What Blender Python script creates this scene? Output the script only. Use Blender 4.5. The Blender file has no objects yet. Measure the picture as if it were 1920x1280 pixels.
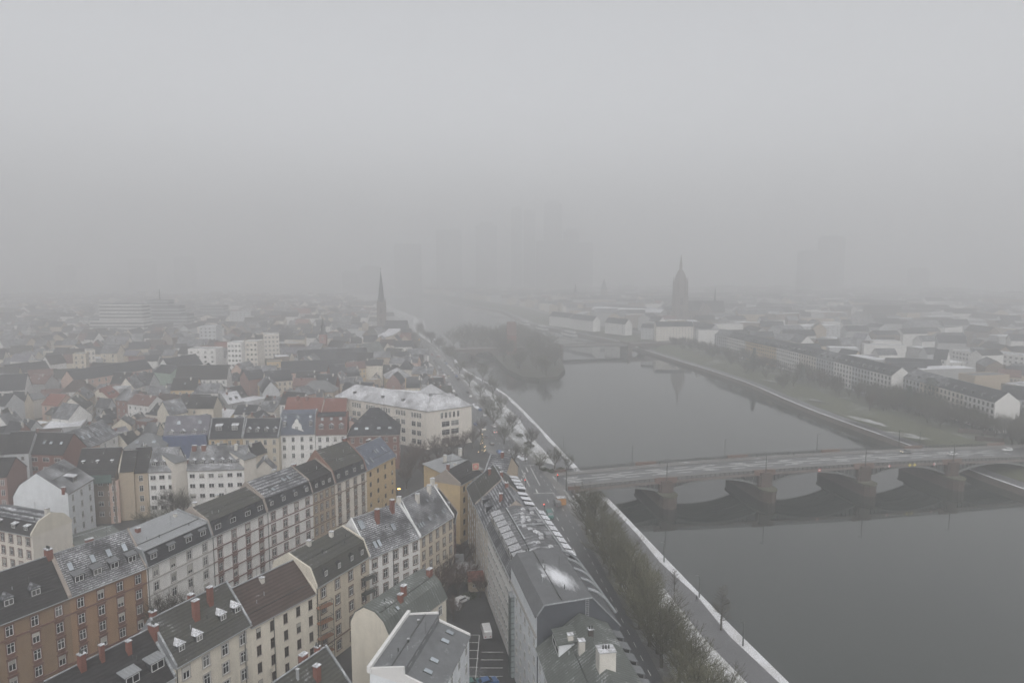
import bpy, math, random
from mathutils import Vector, Matrix
random.seed(7)
S = bpy.context.scene
COL = S.collection
R = math.radians
# ------------------------------------------------------------------ camera frame (photo 1920x1280)
CAMH = 85.0; F = 1280.0; PITCH = math.atan(140 / 1280)
def ray(px, py):
    u = (px - 960) / F; v = (640 - py) / F
    return (u, math.cos(PITCH) + v * math.sin(PITCH), -math.sin(PITCH) + v * math.cos(PITCH))
def P(px, py, z=0.0):
    """world x, y of the point at height z that the photo shows at px, py"""
    d = ray(px, py); t = (z - CAMH) / d[2]
    return (d[0] * t, d[1] * t)
def D_(px, dist):
    d = ray(px, 640); return (d[0] / d[1] * dist, dist)

# ------------------------------------------------------------------ materials
MATS = {}
def nodes_of(name, rough=0.85, spec=0.3, metal=0.0):
    m = bpy.data.materials.new(name); m.use_nodes = True
    nt = m.node_tree; b = nt.nodes['Principled BSDF']
    b.inputs['Roughness'].default_value = rough
    b.inputs['Specular IOR Level'].default_value = spec
    b.inputs['Metallic'].default_value = metal
    return m, nt, b
def N(nt, t, **kw):
    n = nt.nodes.new(t)
    for k, v in kw.items(): setattr(n, k, v)
    return n
def mix(nt, fac, a, b, blend='MIX'):
    n = N(nt, 'ShaderNodeMix', data_type='RGBA', blend_type=blend)
    for i, v in ((0, fac), (6, a), (7, b)):
        if hasattr(v, 'type') and not isinstance(v, (int, float, tuple)): nt.links.new(v, n.inputs[i])
        else: n.inputs[i].default_value = v if i == 0 else (*v[:3], 1)
    return n.outputs[2]
def mth(nt, op, a, b=None, c=None):
    n = N(nt, 'ShaderNodeMath', operation=op)
    for i, v in enumerate((a, b, c)):
        if v is None: continue
        if isinstance(v, (int, float)): n.inputs[i].default_value = v
        else: nt.links.new(v, n.inputs[i])
    return n.outputs[0]
def noise(nt, vec, scale, detail=4, rough=.6):
    n = N(nt, 'ShaderNodeTexNoise'); n.inputs['Scale'].default_value = scale
    n.inputs['Detail'].default_value = detail; n.inputs['Roughness'].default_value = rough
    nt.links.new(vec, n.inputs['Vector']); return n.outputs['Fac']
def ramp(nt, fac, lo, hi):
    n = N(nt, 'ShaderNodeMapRange'); n.clamp = True
    nt.links.new(fac, n.inputs[0]); n.inputs[1].default_value = lo; n.inputs[2].default_value = hi
    return n.outputs[0]
SNOW = (.74, .75, .78)
def mk(name, col, rough=.85, var=.18, nscale=.5, rows=0, rowamt=.35, snow=0.0, snowscale=.35, moss=None, streak=0, rnd=.1, spec=.3, metal=0, axis='Z', bump=0):
    if name in MATS: return MATS[name]
    m, nt, b = nodes_of(name, rough, spec, metal)
    L = nt.links
    tc = N(nt, 'ShaderNodeTexCoord'); vec = tc.outputs['Object']
    c = mix(nt, ramp(nt, noise(nt, vec, nscale, 6, .7), .3, .7), tuple(x * (1 - var) for x in col), tuple(min(1, x * (1 + var)) for x in col))
    if moss:
        c = mix(nt, ramp(nt, noise(nt, vec, .25, 5, .75), .42, .62), c, moss)
    if streak:
        mp = N(nt, 'ShaderNodeMapping'); mp.inputs['Scale'].default_value = (1.2, 1.2, .12); L.new(vec, mp.inputs[0])
        c = mix(nt, mth(nt, 'MULTIPLY', ramp(nt, noise(nt, mp.outputs[0], .8, 5, .7), .45, .75), streak), c, tuple(x * .45 for x in col))
    sx = N(nt, 'ShaderNodeSeparateXYZ'); L.new(vec, sx.inputs[0])
    if rows:
        w = mth(nt, 'PINGPONG', mth(nt, 'MULTIPLY', sx.outputs[axis], 1 / rows), .5)
        rm = ramp(nt, w, .05, .4)
        c = mix(nt, mth(nt, 'MULTIPLY', mth(nt, 'SUBTRACT', 1.0, rm), rowamt), c, tuple(x * .3 for x in col))
        bp = N(nt, 'ShaderNodeBump'); bp.inputs['Distance'].default_value = .06; bp.inputs['Strength'].default_value = .5
        L.new(rm, bp.inputs['Height']); L.new(bp.outputs[0], b.inputs['Normal'])
    if bump:
        bp = N(nt, 'ShaderNodeBump'); bp.inputs['Distance'].default_value = bump
        L.new(noise(nt, vec, nscale * 4, 4), bp.inputs['Height']); L.new(bp.outputs[0], b.inputs['Normal'])
    if snow:
        big = ramp(nt, noise(nt, vec, snowscale, 3, .6), .62 - snow * .5, 1.12 - snow * .45)
        fine = ramp(nt, noise(nt, vec, 3.2, 3, .7), .42, .62)
        s = mth(nt, 'MULTIPLY', mth(nt, 'ADD', mth(nt, 'MULTIPLY', big, 1.3), snow * .55), mth(nt, 'ADD', mth(nt, 'MULTIPLY', fine, .7), .3))
        if rows: s = mth(nt, 'MULTIPLY', s, mth(nt, 'ADD', mth(nt, 'MULTIPLY', rm, .8), .25))
        g = N(nt, 'ShaderNodeNewGeometry'); sn = N(nt, 'ShaderNodeSeparateXYZ'); L.new(g.outputs['True Normal'], sn.inputs[0])
        s = mth(nt, 'MULTIPLY', s, ramp(nt, sn.outputs['Z'], .25, .6))
        s = ramp(nt, s, .12, .95)
        c = mix(nt, s, c, SNOW)
    if rnd:
        oi = N(nt, 'ShaderNodeObjectInfo')
        hv = N(nt, 'ShaderNodeHueSaturation'); L.new(c, hv.inputs['Color'])
        L.new(mth(nt, 'ADD', mth(nt, 'MULTIPLY', oi.outputs['Random'], 2 * rnd), 1 - rnd), hv.inputs['Value']); c = hv.outputs[0]
    L.new(c, b.inputs['Base Color'])
    MATS[name] = m; return m
def emit(name, col, s):
    if name in MATS: return MATS[name]
    m, nt, b = nodes_of(name); b.inputs['Base Color'].default_value = (*col, 1)
    b.inputs['Emission Color'].default_value = (*col, 1); b.inputs['Emission Strength'].default_value = s
    MATS[name] = m; return m
def glassmat(name, lo, hi, rough=.12):
    m, nt, b = nodes_of(name, rough, .5)
    oi = N(nt, 'ShaderNodeObjectInfo')
    r = N(nt, 'ShaderNodeValToRGB'); nt.links.new(oi.outputs['Random'], r.inputs[0])
    e = r.color_ramp.elements; e[0].color = (*lo, 1); e[1].color = (*hi, 1); e[0].position = .7; e[1].position = 1
    nt.links.new(r.outputs[0], b.inputs['Base Color']); MATS[name] = m; return m

W = {}   # wall materials
for k, c in dict(orange=(.30, .19, .115), ochre=(.24, .165, .105), white=(.68, .67, .65), warmwhite=(.62, .58, .52), cream=(.56, .50, .405), palecream=(.62, .575, .49),
                 yellow=(.50, .38, .22), tan=(.40, .33, .25), grey=(.34, .34, .34), lightgrey=(.46, .47, .48), brick=(.185, .09, .07), brown=(.20, .16, .13),
                 pinkish=(.50, .36, .30), coolwhite=(.64, .66, .68), slatewall=(.075, .08, .09), green=(.28, .36, .30), blue=(.10, .16, .34), rose=(.25, .15, .13)).items():
    W[k] = mk('plaster_' + k, c, var=.10, nscale=.35, streak=.22 if k not in ('slatewall',) else .1, rnd=.06)
RF = dict(
    slate=mk('roof_slate', (.038, .040, .045), rows=.5, snow=.10, var=.3),
    slatesnow=mk('roof_slate_snow', (.07, .072, .078), rows=.5, snow=.42, var=.3),
    tilesnow=mk('roof_tile_snow', (.065, .066, .07), rows=.36, rowamt=.5, snow=.44, snowscale=.15, var=.2),
    dark=mk('roof_dark_tile', (.034, .033, .033), rows=.5, snow=.04, var=.35),
    mossy=mk('roof_mossy', (.062, .062, .058), rows=.45, snow=.16, moss=(.066, .066, .054), var=.4, nscale=1.2),
    brown=mk('roof_brown_tile', (.075, .055, .048), rows=.5, rowamt=.6, snow=.06, var=.3),
    red=mk('roof_red_tile', (.20, .08, .06), rows=.5, snow=.12, var=.25),
    reddull=mk('roof_dull_red_tile', (.14, .08, .07), rows=.5, snow=.15, var=.25),
    zinc=mk('roof_zinc', (.27, .28, .29), rough=.45, rows=.6, rowamt=.2, snow=.12, axis='X', var=.12, spec=.5),
    copper=mk('roof_green_copper', (.112, .122, .112), rough=.6, rows=.7, rowamt=.15, snow=.28, axis='X', var=.18),
    felt=mk('roof_grey_felt', (.14, .145, .15), snow=.10, var=.2),
    feltpatch=mk('roof_felt_patchy', (.12, .122, .126), snow=.30, snowscale=.25, var=.25, rows=1.6, rowamt=.25, axis='X'),
    feltsnow=mk('roof_felt_snow', (.17, .17, .175), snow=.55, snowscale=.12, var=.2),
    snowy=mk('roof_snowy', (.20, .20, .21), snow=.9, snowscale=.1, var=.2),
    bluegrey=mk('roof_blue_slate', (.10, .115, .15), rows=.45, snow=.2, var=.25),
    lilac=mk('roof_lilac_slate', (.15, .145, .17), rows=.5, snow=.25, var=.2),
)
M_FRAME = mk('window_frame_white', (.68, .68, .67), var=.03, rnd=.05)
M_DFRAME = mk('window_frame_brown', (.10, .075, .06), var=.05)
M_GLASS = glassmat('window_glass', (.012, .014, .016), (.15, .15, .145))
M_SAND = mk('sandstone_trim', (.155, .085, .07), var=.2, nscale=1.5)
M_TRIMB = mk('brown_trim', (.15, .105, .08), var=.2, nscale=1.5)
M_TRIMG = mk('grey_stone_trim', (.36, .34, .32), var=.15, nscale=1.5)
M_LEAD = mk('lead_flashing', (.22, .23, .24), rough=.5, snow=.35, var=.15)
M_CHR = mk('chimney_brick_red', (.19, .08, .06), rows=.28, rowamt=.25, var=.2, snow=.05)
M_CHW = mk('chimney_plaster', (.50, .48, .44), var=.15, snow=.3, snowscale=1)
M_CAP = mk('snow_cap', (.33, .33, .34), snow=.55, snowscale=1)
M_METAL = mk('dark_metal', (.06, .065, .06), rough=.5, var=.1, spec=.5)
M_GALV = mk('galvanised_steel', (.30, .31, .32), rough=.45, var=.1, spec=.5)
M_SKYG = mk('skylight_glass', (.30, .33, .36), rough=.12, var=.1, spec=.5, rnd=.3)
M_SNOW = mk('snow', (.70, .71, .74), rough=.7, var=.12, nscale=.8, rnd=0)

# ------------------------------------------------------------------ mesh building
class MB:
    def __init__(s): s.v = []; s.f = []; s.m = []
    def poly(s, pts, m=0):
        n = len(s.v); s.v += [tuple(p) for p in pts]; s.f.append(tuple(range(n, n + len(pts)))); s.m.append(m)
    def mesh(s, verts, faces, m=0):
        n = len(s.v); s.v += [tuple(p) for p in verts]
        for f in faces: s.f.append(tuple(i + n for i in f)); s.m.append(m)
    def box(s, x0, x1, y0, y1, z0, z1, m=0):
        s.mesh([(x0, y0, z0), (x1, y0, z0), (x1, y1, z0), (x0, y1, z0), (x0, y0, z1), (x1, y0, z1), (x1, y1, z1), (x0, y1, z1)],
               [(0, 3, 2, 1), (4, 5, 6, 7), (0, 1, 5, 4), (1, 2, 6, 5), (2, 3, 7, 6), (3, 0, 4, 7)], m)
    def prismx(s, prof, x0, x1, m=0):
        """closed (y, z) outline swept along x"""
        n = len(prof); a = len(s.v)
        s.v += [(x0, y, z) for y, z in prof] + [(x1, y, z) for y, z in prof]
        for i in range(n):
            j = (i + 1) % n; s.f.append((a + i, a + j, a + n + j, a + n + i)); s.m.append(m)
        s.f.append(tuple(a + i for i in range(n))[::-1]); s.f.append(tuple(a + n + i for i in range(n))); s.m += [m, m]
    def prismz(s, pts, z0, z1, m=0):
        n = len(pts); a = len(s.v)
        s.v += [(x, y, z0) for x, y in pts] + [(x, y, z1) for x, y in pts]
        for i in range(n):
            j = (i + 1) % n; s.f.append((a + i, a + j, a + n + j, a + n + i)); s.m.append(m)
        s.f.append(tuple(a + i for i in range(n))[::-1]); s.f.append(tuple(a + n + i for i in range(n))); s.m += [m, m]
    def cone(s, c, r0, r1, z0, z1, n=8, m=0, rot=0):
        pts0 = [(c[0] + r0 * math.cos(rot + i * 2 * math.pi / n), c[1] + r0 * math.sin(rot + i * 2 * math.pi / n), z0) for i in range(n)]
        pts1 = [(c[0] + r1 * math.cos(rot + i * 2 * math.pi / n), c[1] + r1 * math.sin(rot + i * 2 * math.pi / n), z1) for i in range(n)]
        s.mesh(pts0 + pts1, [(i, (i + 1) % n, n + (i + 1) % n, n + i) for i in range(n)] + [tuple(range(n))[::-1], tuple(range(n, 2 * n))], m)
    def tube(s, a, b, r0, r1, n=4, m=0):
        a = Vector(a); b = Vector(b); d = b - a
        if d.length < 1e-5: return
        q = d.to_track_quat('Z', 'Y'); k = len(s.v)
        for c, r in ((a, r0), (b, r1)):
            for i in range(n):
                t = 2 * math.pi * i / n; s.v.append(tuple(c + q @ Vector((r * math.cos(t), r * math.sin(t), 0))))
        for i in range(n): s.f.append((k + i, k + (i + 1) % n, k + n + (i + 1) % n, k + n + i)); s.m.append(m)
    def data(s, name, mats):
        me = bpy.data.meshes.new(name); me.from_pydata(s.v, [], s.f)
        for m in (mats if isinstance(mats, (list, tuple)) else [mats]): me.materials.append(m)
        me.polygons.foreach_set('material_index', s.m); me.update(); return me
    def build(s, name, mats, parent=None):
        return link(name, s.data(name, mats), parent)
def link(name, data, parent=None, loc=None, rz=0, scale=None):
    o = bpy.data.objects.new(name, data); COL.objects.link(o)
    if parent: o.parent = parent
    if loc is not None: o.location = loc
    if rz: o.rotation_euler = (0, 0, rz)
    if scale: o.scale = scale
    return o
def tag(o, label, cat, group=None):
    if len(label.split()) > 16: print('LONG', len(label.split()), label)
    o['label'] = label; o['category'] = cat
    if group: o['group'] = group
    return o
def thing(name, label, cat, loc, rz=0, group=None):
    return tag(link(name, None, None, loc, rz), label, cat, group)
def struct(o, kind='structure'): o['kind'] = kind; return o
def ordinal(n):
    w = ['first', 'second', 'third', 'fourth', 'fifth', 'sixth', 'seventh', 'eighth', 'ninth', 'tenth', 'eleventh', 'twelfth']
    if n <= 12: return w[n - 1]
    return '%d%s' % (n, 'th' if 10 < n % 100 < 14 else {1: 'st', 2: 'nd', 3: 'rd'}.get(n % 10, 'th'))

# ------------------------------------------------------------------ windows (cached meshes)
DR = random.Random(11); M_BLIND = mk('roller_blind', (.36, .35, .32), var=.05, rnd=.25)
WC = {}
def window_meshes(w, h, style):
    k = (round(w, 2), round(h, 2), style)
    if k in WC: return WC[k]
    trim = {'sand': M_SAND, 'sandped': M_SAND, 'brown': M_TRIMB, 'brownped': M_TRIMB, 'grey': M_TRIMG}.get(style)
    f = MB(); t = .09
    f.box(-w / 2, w / 2, -.07, -.02, -h / 2, -h / 2 + t); f.box(-w / 2, w / 2, -.07, -.02, h / 2 - t, h / 2)
    f.box(-w / 2, -w / 2 + t, -.07, -.02, -h / 2 + t, h / 2 - t); f.box(w / 2 - t, w / 2, -.07, -.02, -h / 2 + t, h / 2 - t)
    f.box(-.045, .045, -.065, -.02, -h / 2 + t, h / 2 - t)
    if h > 1.5: f.box(-w / 2 + t, w / 2 - t, -.08, -.02, h * .16, h * .16 + .08)
    p = MB(); p.box(-w / 2 + .03, w / 2 - .03, -.035, .01, -h / 2 + .03, h / 2 - .03)
    sr = None
    if trim:
        sr = MB(); u = .2
        sr.box(-w / 2 - u, -w / 2, -.1, -.01, -h / 2, h / 2); sr.box(w / 2, w / 2 + u, -.1, -.01, -h / 2, h / 2)
        sr.box(-w / 2 - u, w / 2 + u, -.12, -.01, h / 2, h / 2 + .24); sr.box(-w / 2 - u - .06, w / 2 + u + .06, -.2, -.01, -h / 2 - .16, -h / 2)
        if style.endswith('ped'):
            sr.box(-w / 2 - u - .12, w / 2 + u + .12, -.28, -.01, h / 2 + .42, h / 2 + .55)
            sr.prismx([(-.14, 0), (-.14, .18), (-.01, .18), (-.01, 0)], -w / 2 - .1, w / 2 + .1)
            for i in range(len(sr.v) - 8, len(sr.v)): x, y, z = sr.v[i]; sr.v[i] = (x, y, z + h / 2 + .24)
            sr.box(-w / 2 - .05, w / 2 + .05, -.09, -.01, -h / 2 - .8, -h / 2 - .16)
        sr = sr.data('surround', trim)
    else:
        sr = MB(); sr.box(-w / 2 - .08, w / 2 + .08, -.16, -.01, -h / 2 - .1, -h / 2); sr = sr.data('sill', M_TRIMG)
    fm = M_DFRAME if style == 'dark' else M_FRAME
    # single-mesh version for small, far or dormer windows
    one = MB(); one.v = list(f.v); one.f = list(f.f); one.m = list(f.m)
    one.mesh(p.v, p.f, 1)
    WC[k] = (f.data('window', fm), p.data('pane', M_GLASS), sr, one.data('window', [fm, M_GLASS]))
    return WC[k]
def put_window(root, x, y, z, w, h, style, face=0, detail=True):
    """face: 0 front (-y), 1 right side (+x), 2 back (+y), 3 left side (-x)"""
    a, b, c, one = window_meshes(w, h, style)
    rz = (0, math.pi / 2, math.pi, -math.pi / 2)[face]
    if not detail: return link('window', one, root, (x, y, z), rz)
    o = link('window', a, root, (x, y, z), rz)
    link('pane', b, o)
    q = DR.random()
    if q < .2:
        hh = round(h * (.35 if q < .1 else .6), 2); kk = ('blind', round(w, 2), hh)
        if kk not in WC:
            bb = MB(); bb.box(-w / 2 + .07, w / 2 - .07, -.1, -.082, -hh, 0); WC[kk] = bb.data('roller_blind', M_BLIND)
        link('roller_blind', WC[kk], o, (0, 0, h / 2 - .06))
    link('surround' if style not in ('plain', 'dark') else 'sill', c, o)
    return o
DC = {}
def put_dormer(root, x, y, z, w, h, slope, kind, cheek, roofm, detail=True, back=False):
    k = (round(w, 1), round(h, 1), round(slope, 2), kind, cheek.name, roofm.name)
    if k not in DC:
        d = MB(); L = h / slope
        d.mesh([(-w / 2, 0, -.1), (w / 2, 0, -.1), (w / 2, 0, h), (-w / 2, 0, h), (-w / 2, L + .1, h), (w / 2, L + .1, h)],
               [(0, 1, 2, 3), (0, 3, 4), (1, 5, 2), (3, 2, 5, 4)])
        r = MB()
        if kind == 'shed':
            e = h * .25; L2 = (h + e) / slope
            r.prismx([(-.25, h - .02), (-.25, h + .12), (L2, h + e + .12), (L2, h + e - .02)], -w / 2 - .15, w / 2 + .15)
        elif kind == 'pent':   # steep pointed little hip
            ap = .55 * w; L2 = (h + ap) / slope
            r.mesh([(-w / 2 - .15, -.15, h), (w / 2 + .15, -.15, h), (0, .45, h + ap), (0, L2, h + ap), (-w / 2 - .15, L, h), (w / 2 + .15, L, h)],
                   [(0, 1, 2), (0, 2, 3, 4), (1, 5, 3, 2), (0, 4, 5, 1)])
        else:
            ap = .38 * w; L2 = (h + ap) / slope
            r.mesh([(-w / 2 - .15, -.15, h), (w / 2 + .15, -.15, h), (0, -.15, h + ap), (0, L2, h + ap), (-w / 2 - .15, L, h), (w / 2 + .15, L, h)],
                   [(0, 1, 2), (0, 2, 3, 4), (1, 5, 3, 2), (0, 4, 5, 1)])
        DC[k] = (d.data('dormer', cheek), r.data('dormer_roof', roofm))
    a, b = DC[k]
    o = link('dormer', a, root, (x, y, z), math.pi if back else 0); link('dormer_roof', b, o)
    link('window', window_meshes(w - .35, h - .35, 'plain')[3], o, (0, -.02, h / 2))
    return o
SKC = {}
def put_skylight(root, x, y, z, w, l, slope, back=False, flat=False):
    k = (round(w, 1), round(l, 1))
    if k not in SKC:
        s = MB(); s.box(-w / 2, w / 2, -l / 2, l / 2, 0, .12, 0); s.box(-w / 2 + .1, w / 2 - .1, -l / 2 + .1, l / 2 - .1, .1, .15, 1)
        SKC[k] = s.data('skylight', [M_METAL, M_SKYG])
    o = link('skylight', SKC[k], root, (x, y, z + .12))
    o.rotation_euler = (math.atan(slope) * (-1 if back else 1), 0, 0); return o
def put_chimney(root, x, y, z0, z1, sx, sy, m, cap=True, pots=0):
    c = MB(); c.box(-sx / 2, sx / 2, -sy / 2, sy / 2, z0 - z1, 0)
    o = c.build('chimney', m, root); o.location = (x, y, z1)
    if cap:
        k = MB(); k.box(-sx / 2 - .08, sx / 2 + .08, -sy / 2 - .08, sy / 2 + .08, 0, .14); k.build('chimney_cap', M_CAP, o)
    for i in range(pots):
        k = MB(); xx = (i - (pots - 1) / 2) * .45; k.cone((xx if sx > sy else 0, 0 if sx > sy else xx), .15, .12, .14, .7, 8); k.build('chimney_pot', M_METAL, o)
    return o

# ------------------------------------------------------------------ houses
FOOT = []   # footprints (cx, cy, r)
def zprof(prof, y):
    for (a, b), (c, d) in zip(prof, prof[1:]):
        if a <= y <= c and c > a: return b + (d - b) * (y - a) / (c - a)
    return prof[0][1] if y < prof[0][0] else prof[-1][1]
def slope_at(prof, y):
    for (a, b), (c, d) in zip(prof, prof[1:]):
        if a <= y <= c and c > a: return (d - b) / (c - a)
    return 0.001
def roof_sheet(mb, pts, x0, x1, th, ov, m=0):
    """a thick sheet lying on the (y, z) polyline pts"""
    n = len(pts); out = []
    P0 = [Vector(p) for p in pts]
    d0 = (P0[1] - P0[0]).normalized(); d1 = (P0[-1] - P0[-2]).normalized()
    if ov[0]: P0[0] = P0[0] - d0 * ov[0]
    if ov[1]: P0[-1] = P0[-1] + d1 * ov[1]
    top = []
    for i, p in enumerate(P0):
        ns = []
        if i > 0: d = (P0[i] - P0[i - 1]).normalized(); ns.append(Vector((-d.y, d.x)))
        if i < n - 1: d = (P0[i + 1] - P0[i]).normalized(); ns.append(Vector((-d.y, d.x)))
        nn = sum(ns, Vector((0, 0))).normalized(); k = max(.5, nn.dot(ns[0]))
        top.append(p + nn * th / k)
    for i in range(n - 1):
        a, b, c, d = P0[i], P0[i + 1], top[i + 1], top[i]
        eps = .004
        mb.prismx([(a.x, a.y + eps), (b.x, b.y + eps), (c.x, c.y), (d.x, d.y)][::-1], x0, x1, m)
def profile(roof, D, H, rh, mh=3.0, mi=1.3):
    if roof == 'gable': return [(0, H), (D / 2, H + rh), (D, H)]
    if roof == 'mansard': return [(0, H), (mi, H + mh), (D / 2, H + mh + rh), (D - mi, H + mh), (D, H)]
    return [(0, H), (D, H)]
def frame2(p0, p1):
    dx, dy = p1[0] - p0[0], p1[1] - p0[1]; return math.hypot(dx, dy), math.atan2(dy, dx)
def house(name, label, p0, p1, D, H, roof='gable', wall='white', rf='slate', rh=5.0, mh=3.0, mi=1.3, prof=None, mans='slate',
          cols=4, fh=3.5, top=2.1, ww=1.3, wh=2.05, style='plain', courses=None, fire=(), firem=None, dorm=(), sky=(), chim=(), zb=0.0, cat='house',
          rows=None, detail=True, group=None, side=(), back=0, ends=.2, root=None, margin=None, xs=None, skiprows=(), gutter=True, register=True, pipes=()):
    Wd, rz = frame2(p0, p1)
    if root is None:
        root = thing(name, label, cat, (p0[0], p0[1], zb), rz, group)
    elif p0 is not None:
        pass
    prof = prof or profile(roof, D, H, rh, mh, mi)
    if register:
        c, s = math.cos(rz), math.sin(rz)
        nx = max(1, int(round(Wd / 10)))
        for i in range(nx):
            lx = Wd * (i + .5) / nx
            FOOT.append((p0[0] + lx * c - D / 2 * s, p0[1] + lx * s + D / 2 * c, max(D, Wd / nx) * .5))
    wb = MB()
    x0, x1 = 0.0, Wd
    if roof == 'hip':
        wb.box(x0, x1, 0, D, 0, H); wb.build('wall', W[wall], root)
        rb = MB(); o = .45; i = min(D / 2, Wd / 2 - .1)
        rb.mesh([(-o, -o, H), (Wd + o, -o, H), (Wd + o, D + o, H), (-o, D + o, H), (-o, -o, H + .18), (Wd + o, -o, H + .18), (Wd + o, D + o, H + .18), (-o, D + o, H + .18), (i, D / 2, H + rh), (Wd - i, D / 2, H + rh)],
                [(0, 3, 2, 1), (0, 1, 5, 4), (1, 2, 6, 5), (2, 3, 7, 6), (3, 0, 4, 7), (4, 5, 9, 8), (5, 6, 9), (6, 7, 8, 9), (7, 4, 8)])
        rb.build('roof', RF[rf], root)
        prof = [(0, H + .18), (D / 2, H + rh), (D, H + .18)]
    elif roof == 'flat':
        wb.box(x0, x1, 0, D, 0, H); wb.build('wall', W[wall], root)
        rb = MB(); t = .3; ph = .5
        rb.box(t, Wd - t, t, D - t, H + .004, H + .15); rb.build('roof', RF[rf], root)
        pb = MB()
        pb.box(0, Wd, 0, t, H + .004, H + ph); pb.box(0, Wd, D - t, D, H + .004, H + ph); pb.box(0, t, t, D - t, H + .004, H + ph); pb.box(Wd - t, Wd, t, D - t, H + .004, H + ph)
        pb.build('parapet', M_LEAD if wall == 'slatewall' else W[wall], root)
        prof = [(0, H + .15), (D, H + .15)]
    else:
        wb.prismx([(0, 0)] + prof + [(D, 0)], x0, x1); wb.build('wall', W[wall], root)
        e0 = .37 if 'L' in fire else -ends; e1 = Wd - .37 if 'R' in fire else Wd + ends
        if roof == 'mansard' and len(prof) == 5:
            lo = MB(); roof_sheet(lo, prof[0:2], e0, e1, .16, (.35, 0)); roof_sheet(lo, prof[3:5], e0, e1, .16, (0, .35)); lo.build('mansard_slope', RF[mans], root)
            hi = MB(); roof_sheet(hi, prof[1:4], e0, e1, .17, (.3, .3)); hi.build('roof', RF[rf], root)
        else:
            hi = MB(); roof_sheet(hi, prof, e0, e1, .17, (.4, .4)); hi.build('roof', RF[rf], root)
            if roof == 'gable':
                rd = MB(); k = max(range(len(prof)), key=lambda i: prof[i][1]); ry, rzz = prof[k]
                rd.box(e0 - .01, e1 + .01, ry - .16, ry + .16, rzz + .17, rzz + .29); rd.build('ridge_cap', M_LEAD, root)
        fm = firem or M_LEAD
        for s_ in fire:
            fb = MB(); pr = [(y, z + .5) for y, z in prof]; pr[0] = (-.25, prof[0][1] + .35); pr[-1] = (D + .25, prof[-1][1] + .35)
            xx = (-.03, .34) if s_ == 'L' else (Wd - .34, Wd + .03)
            fb.prismx([(-.25, prof[0][1] - .4)] + pr + [(D + .25, prof[-1][1] - .4)], *xx)
            fb.build('fire_wall', fm, root)
        if gutter:
            g = MB(); g.box(0 if 'L' in fire else -ends, Wd, -.52, -.36, prof[0][1] - .32, prof[0][1] - .16); g.build('gutter', M_GALV, root)
    # windows
    nr = rows if rows is not None else max(1, int((H - top + .2) / fh) + 1)
    mg = margin if margin is not None else Wd / cols / 2
    xs_ = xs or [mg + (Wd - 2 * mg) * (i / (cols - 1) if cols > 1 else .5) for i in range(cols)]
    for r in range(nr):
        z = H - top - r * fh
        if z < 1.3: break
        st = style
        if style.endswith('ped') and r in (0,): st = style[:-3]
        if r in skiprows: continue
        for x in xs_: put_window(root, x, 0, z, ww, wh, st, 0, detail)
        for f_, ys in side:
            for y in ys: put_window(root, Wd if f_ == 1 else 0, y, z, ww, wh, st, f_, detail)
        if back:
            for i in range(back): put_window(root, Wd * (i + .5) / back, D, z, ww, wh, 'plain', 2, False)
    if courses:
        cm, rws = courses
        for r in rws:
            z = H - top - r * fh - wh / 2 - .55
            if z > 1:
                c_ = MB(); c_.box(0, Wd, -.16, -.008, z - .16, z + .1); c_.build('string_course', cm, root)
    if detail and roof != 'flat':
        c_ = MB(); c_.box(0, Wd, -.3, -.009, H - .5, H - .2); c_.build('cornice', courses[0] if courses else M_TRIMG, root)
    for x in pipes:
        c_ = MB(); c_.cone((x, -.12), .09, .09, .2, H - .35, 6); c_.build('downpipe', M_METAL, root)
    for d in dorm:   # (x fraction list, y, w, h, kind, roof mat, [cheek])
        fr, y, w, h, kind, rm = d[:6]; ck = RF['slate'] if len(d) < 7 else d[6]
        z = zprof(prof, y) + .1
        for f_ in fr: put_dormer(root, f_ * Wd, y, z, w, h, max(.35, abs(slope_at(prof, y + .01))), kind, ck, rm)
    for s_ in sky:   # (x fractions, y, w, l)
        fr, y, w, l = s_; sl = slope_at(prof, y + .01)
        for f_ in fr: put_skylight(root, f_ * Wd, y, zprof(prof, y) + .12, w, l, sl)
    if detail and len(prof) > 2 and cat == 'house':
        for i in range(int(Wd / 5)):
            x = DR.uniform(.08, .92) * Wd; y = DR.uniform(.2, .45) * D; v = MB(); v.cone((0, 0), .09, .09, -.3, DR.uniform(.5, 1.0), 6); v.build('vent_pipe', DR.choice((M_METAL, M_GALV)), root).location = (x, y, zprof(prof, y) + .2)
        if Wd > 12:
            x = DR.uniform(.3, .7) * Wd; y = D * .5; a_ = MB(); a_.tube((0, 0, -.5), (0, 0, 2.4), .035, .025, 4)
            for k in range(4): a_.tube((-.5 + k * .06, 0, 1.5 + k * .25), (.5 - k * .06, 0, 1.5 + k * .25), .02, .02, 3)
            a_.build('aerial', M_METAL, root).location = (x, y, zprof(prof, y) + .2)
        sg = MB(); y = .12 * D if roof == 'gable' else D * .3
        z = zprof(prof, y) + .2; sg.box(.5, Wd - .5, y - .03, y + .03, z + .05, z + .22); sg.build('snow_guard', M_METAL, root)
    for c in chim:   # (x fraction, y, height over roof, sx, sy, mat, pots)
        f_, y, h, sx, sy, m_ = c[:6]; pots = c[6] if len(c) > 6 else 0
        z = zprof(prof, y); put_chimney(root, f_ * Wd, y, z - 1.2, z + h, sx, sy, m_, True, pots)
    return root
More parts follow.
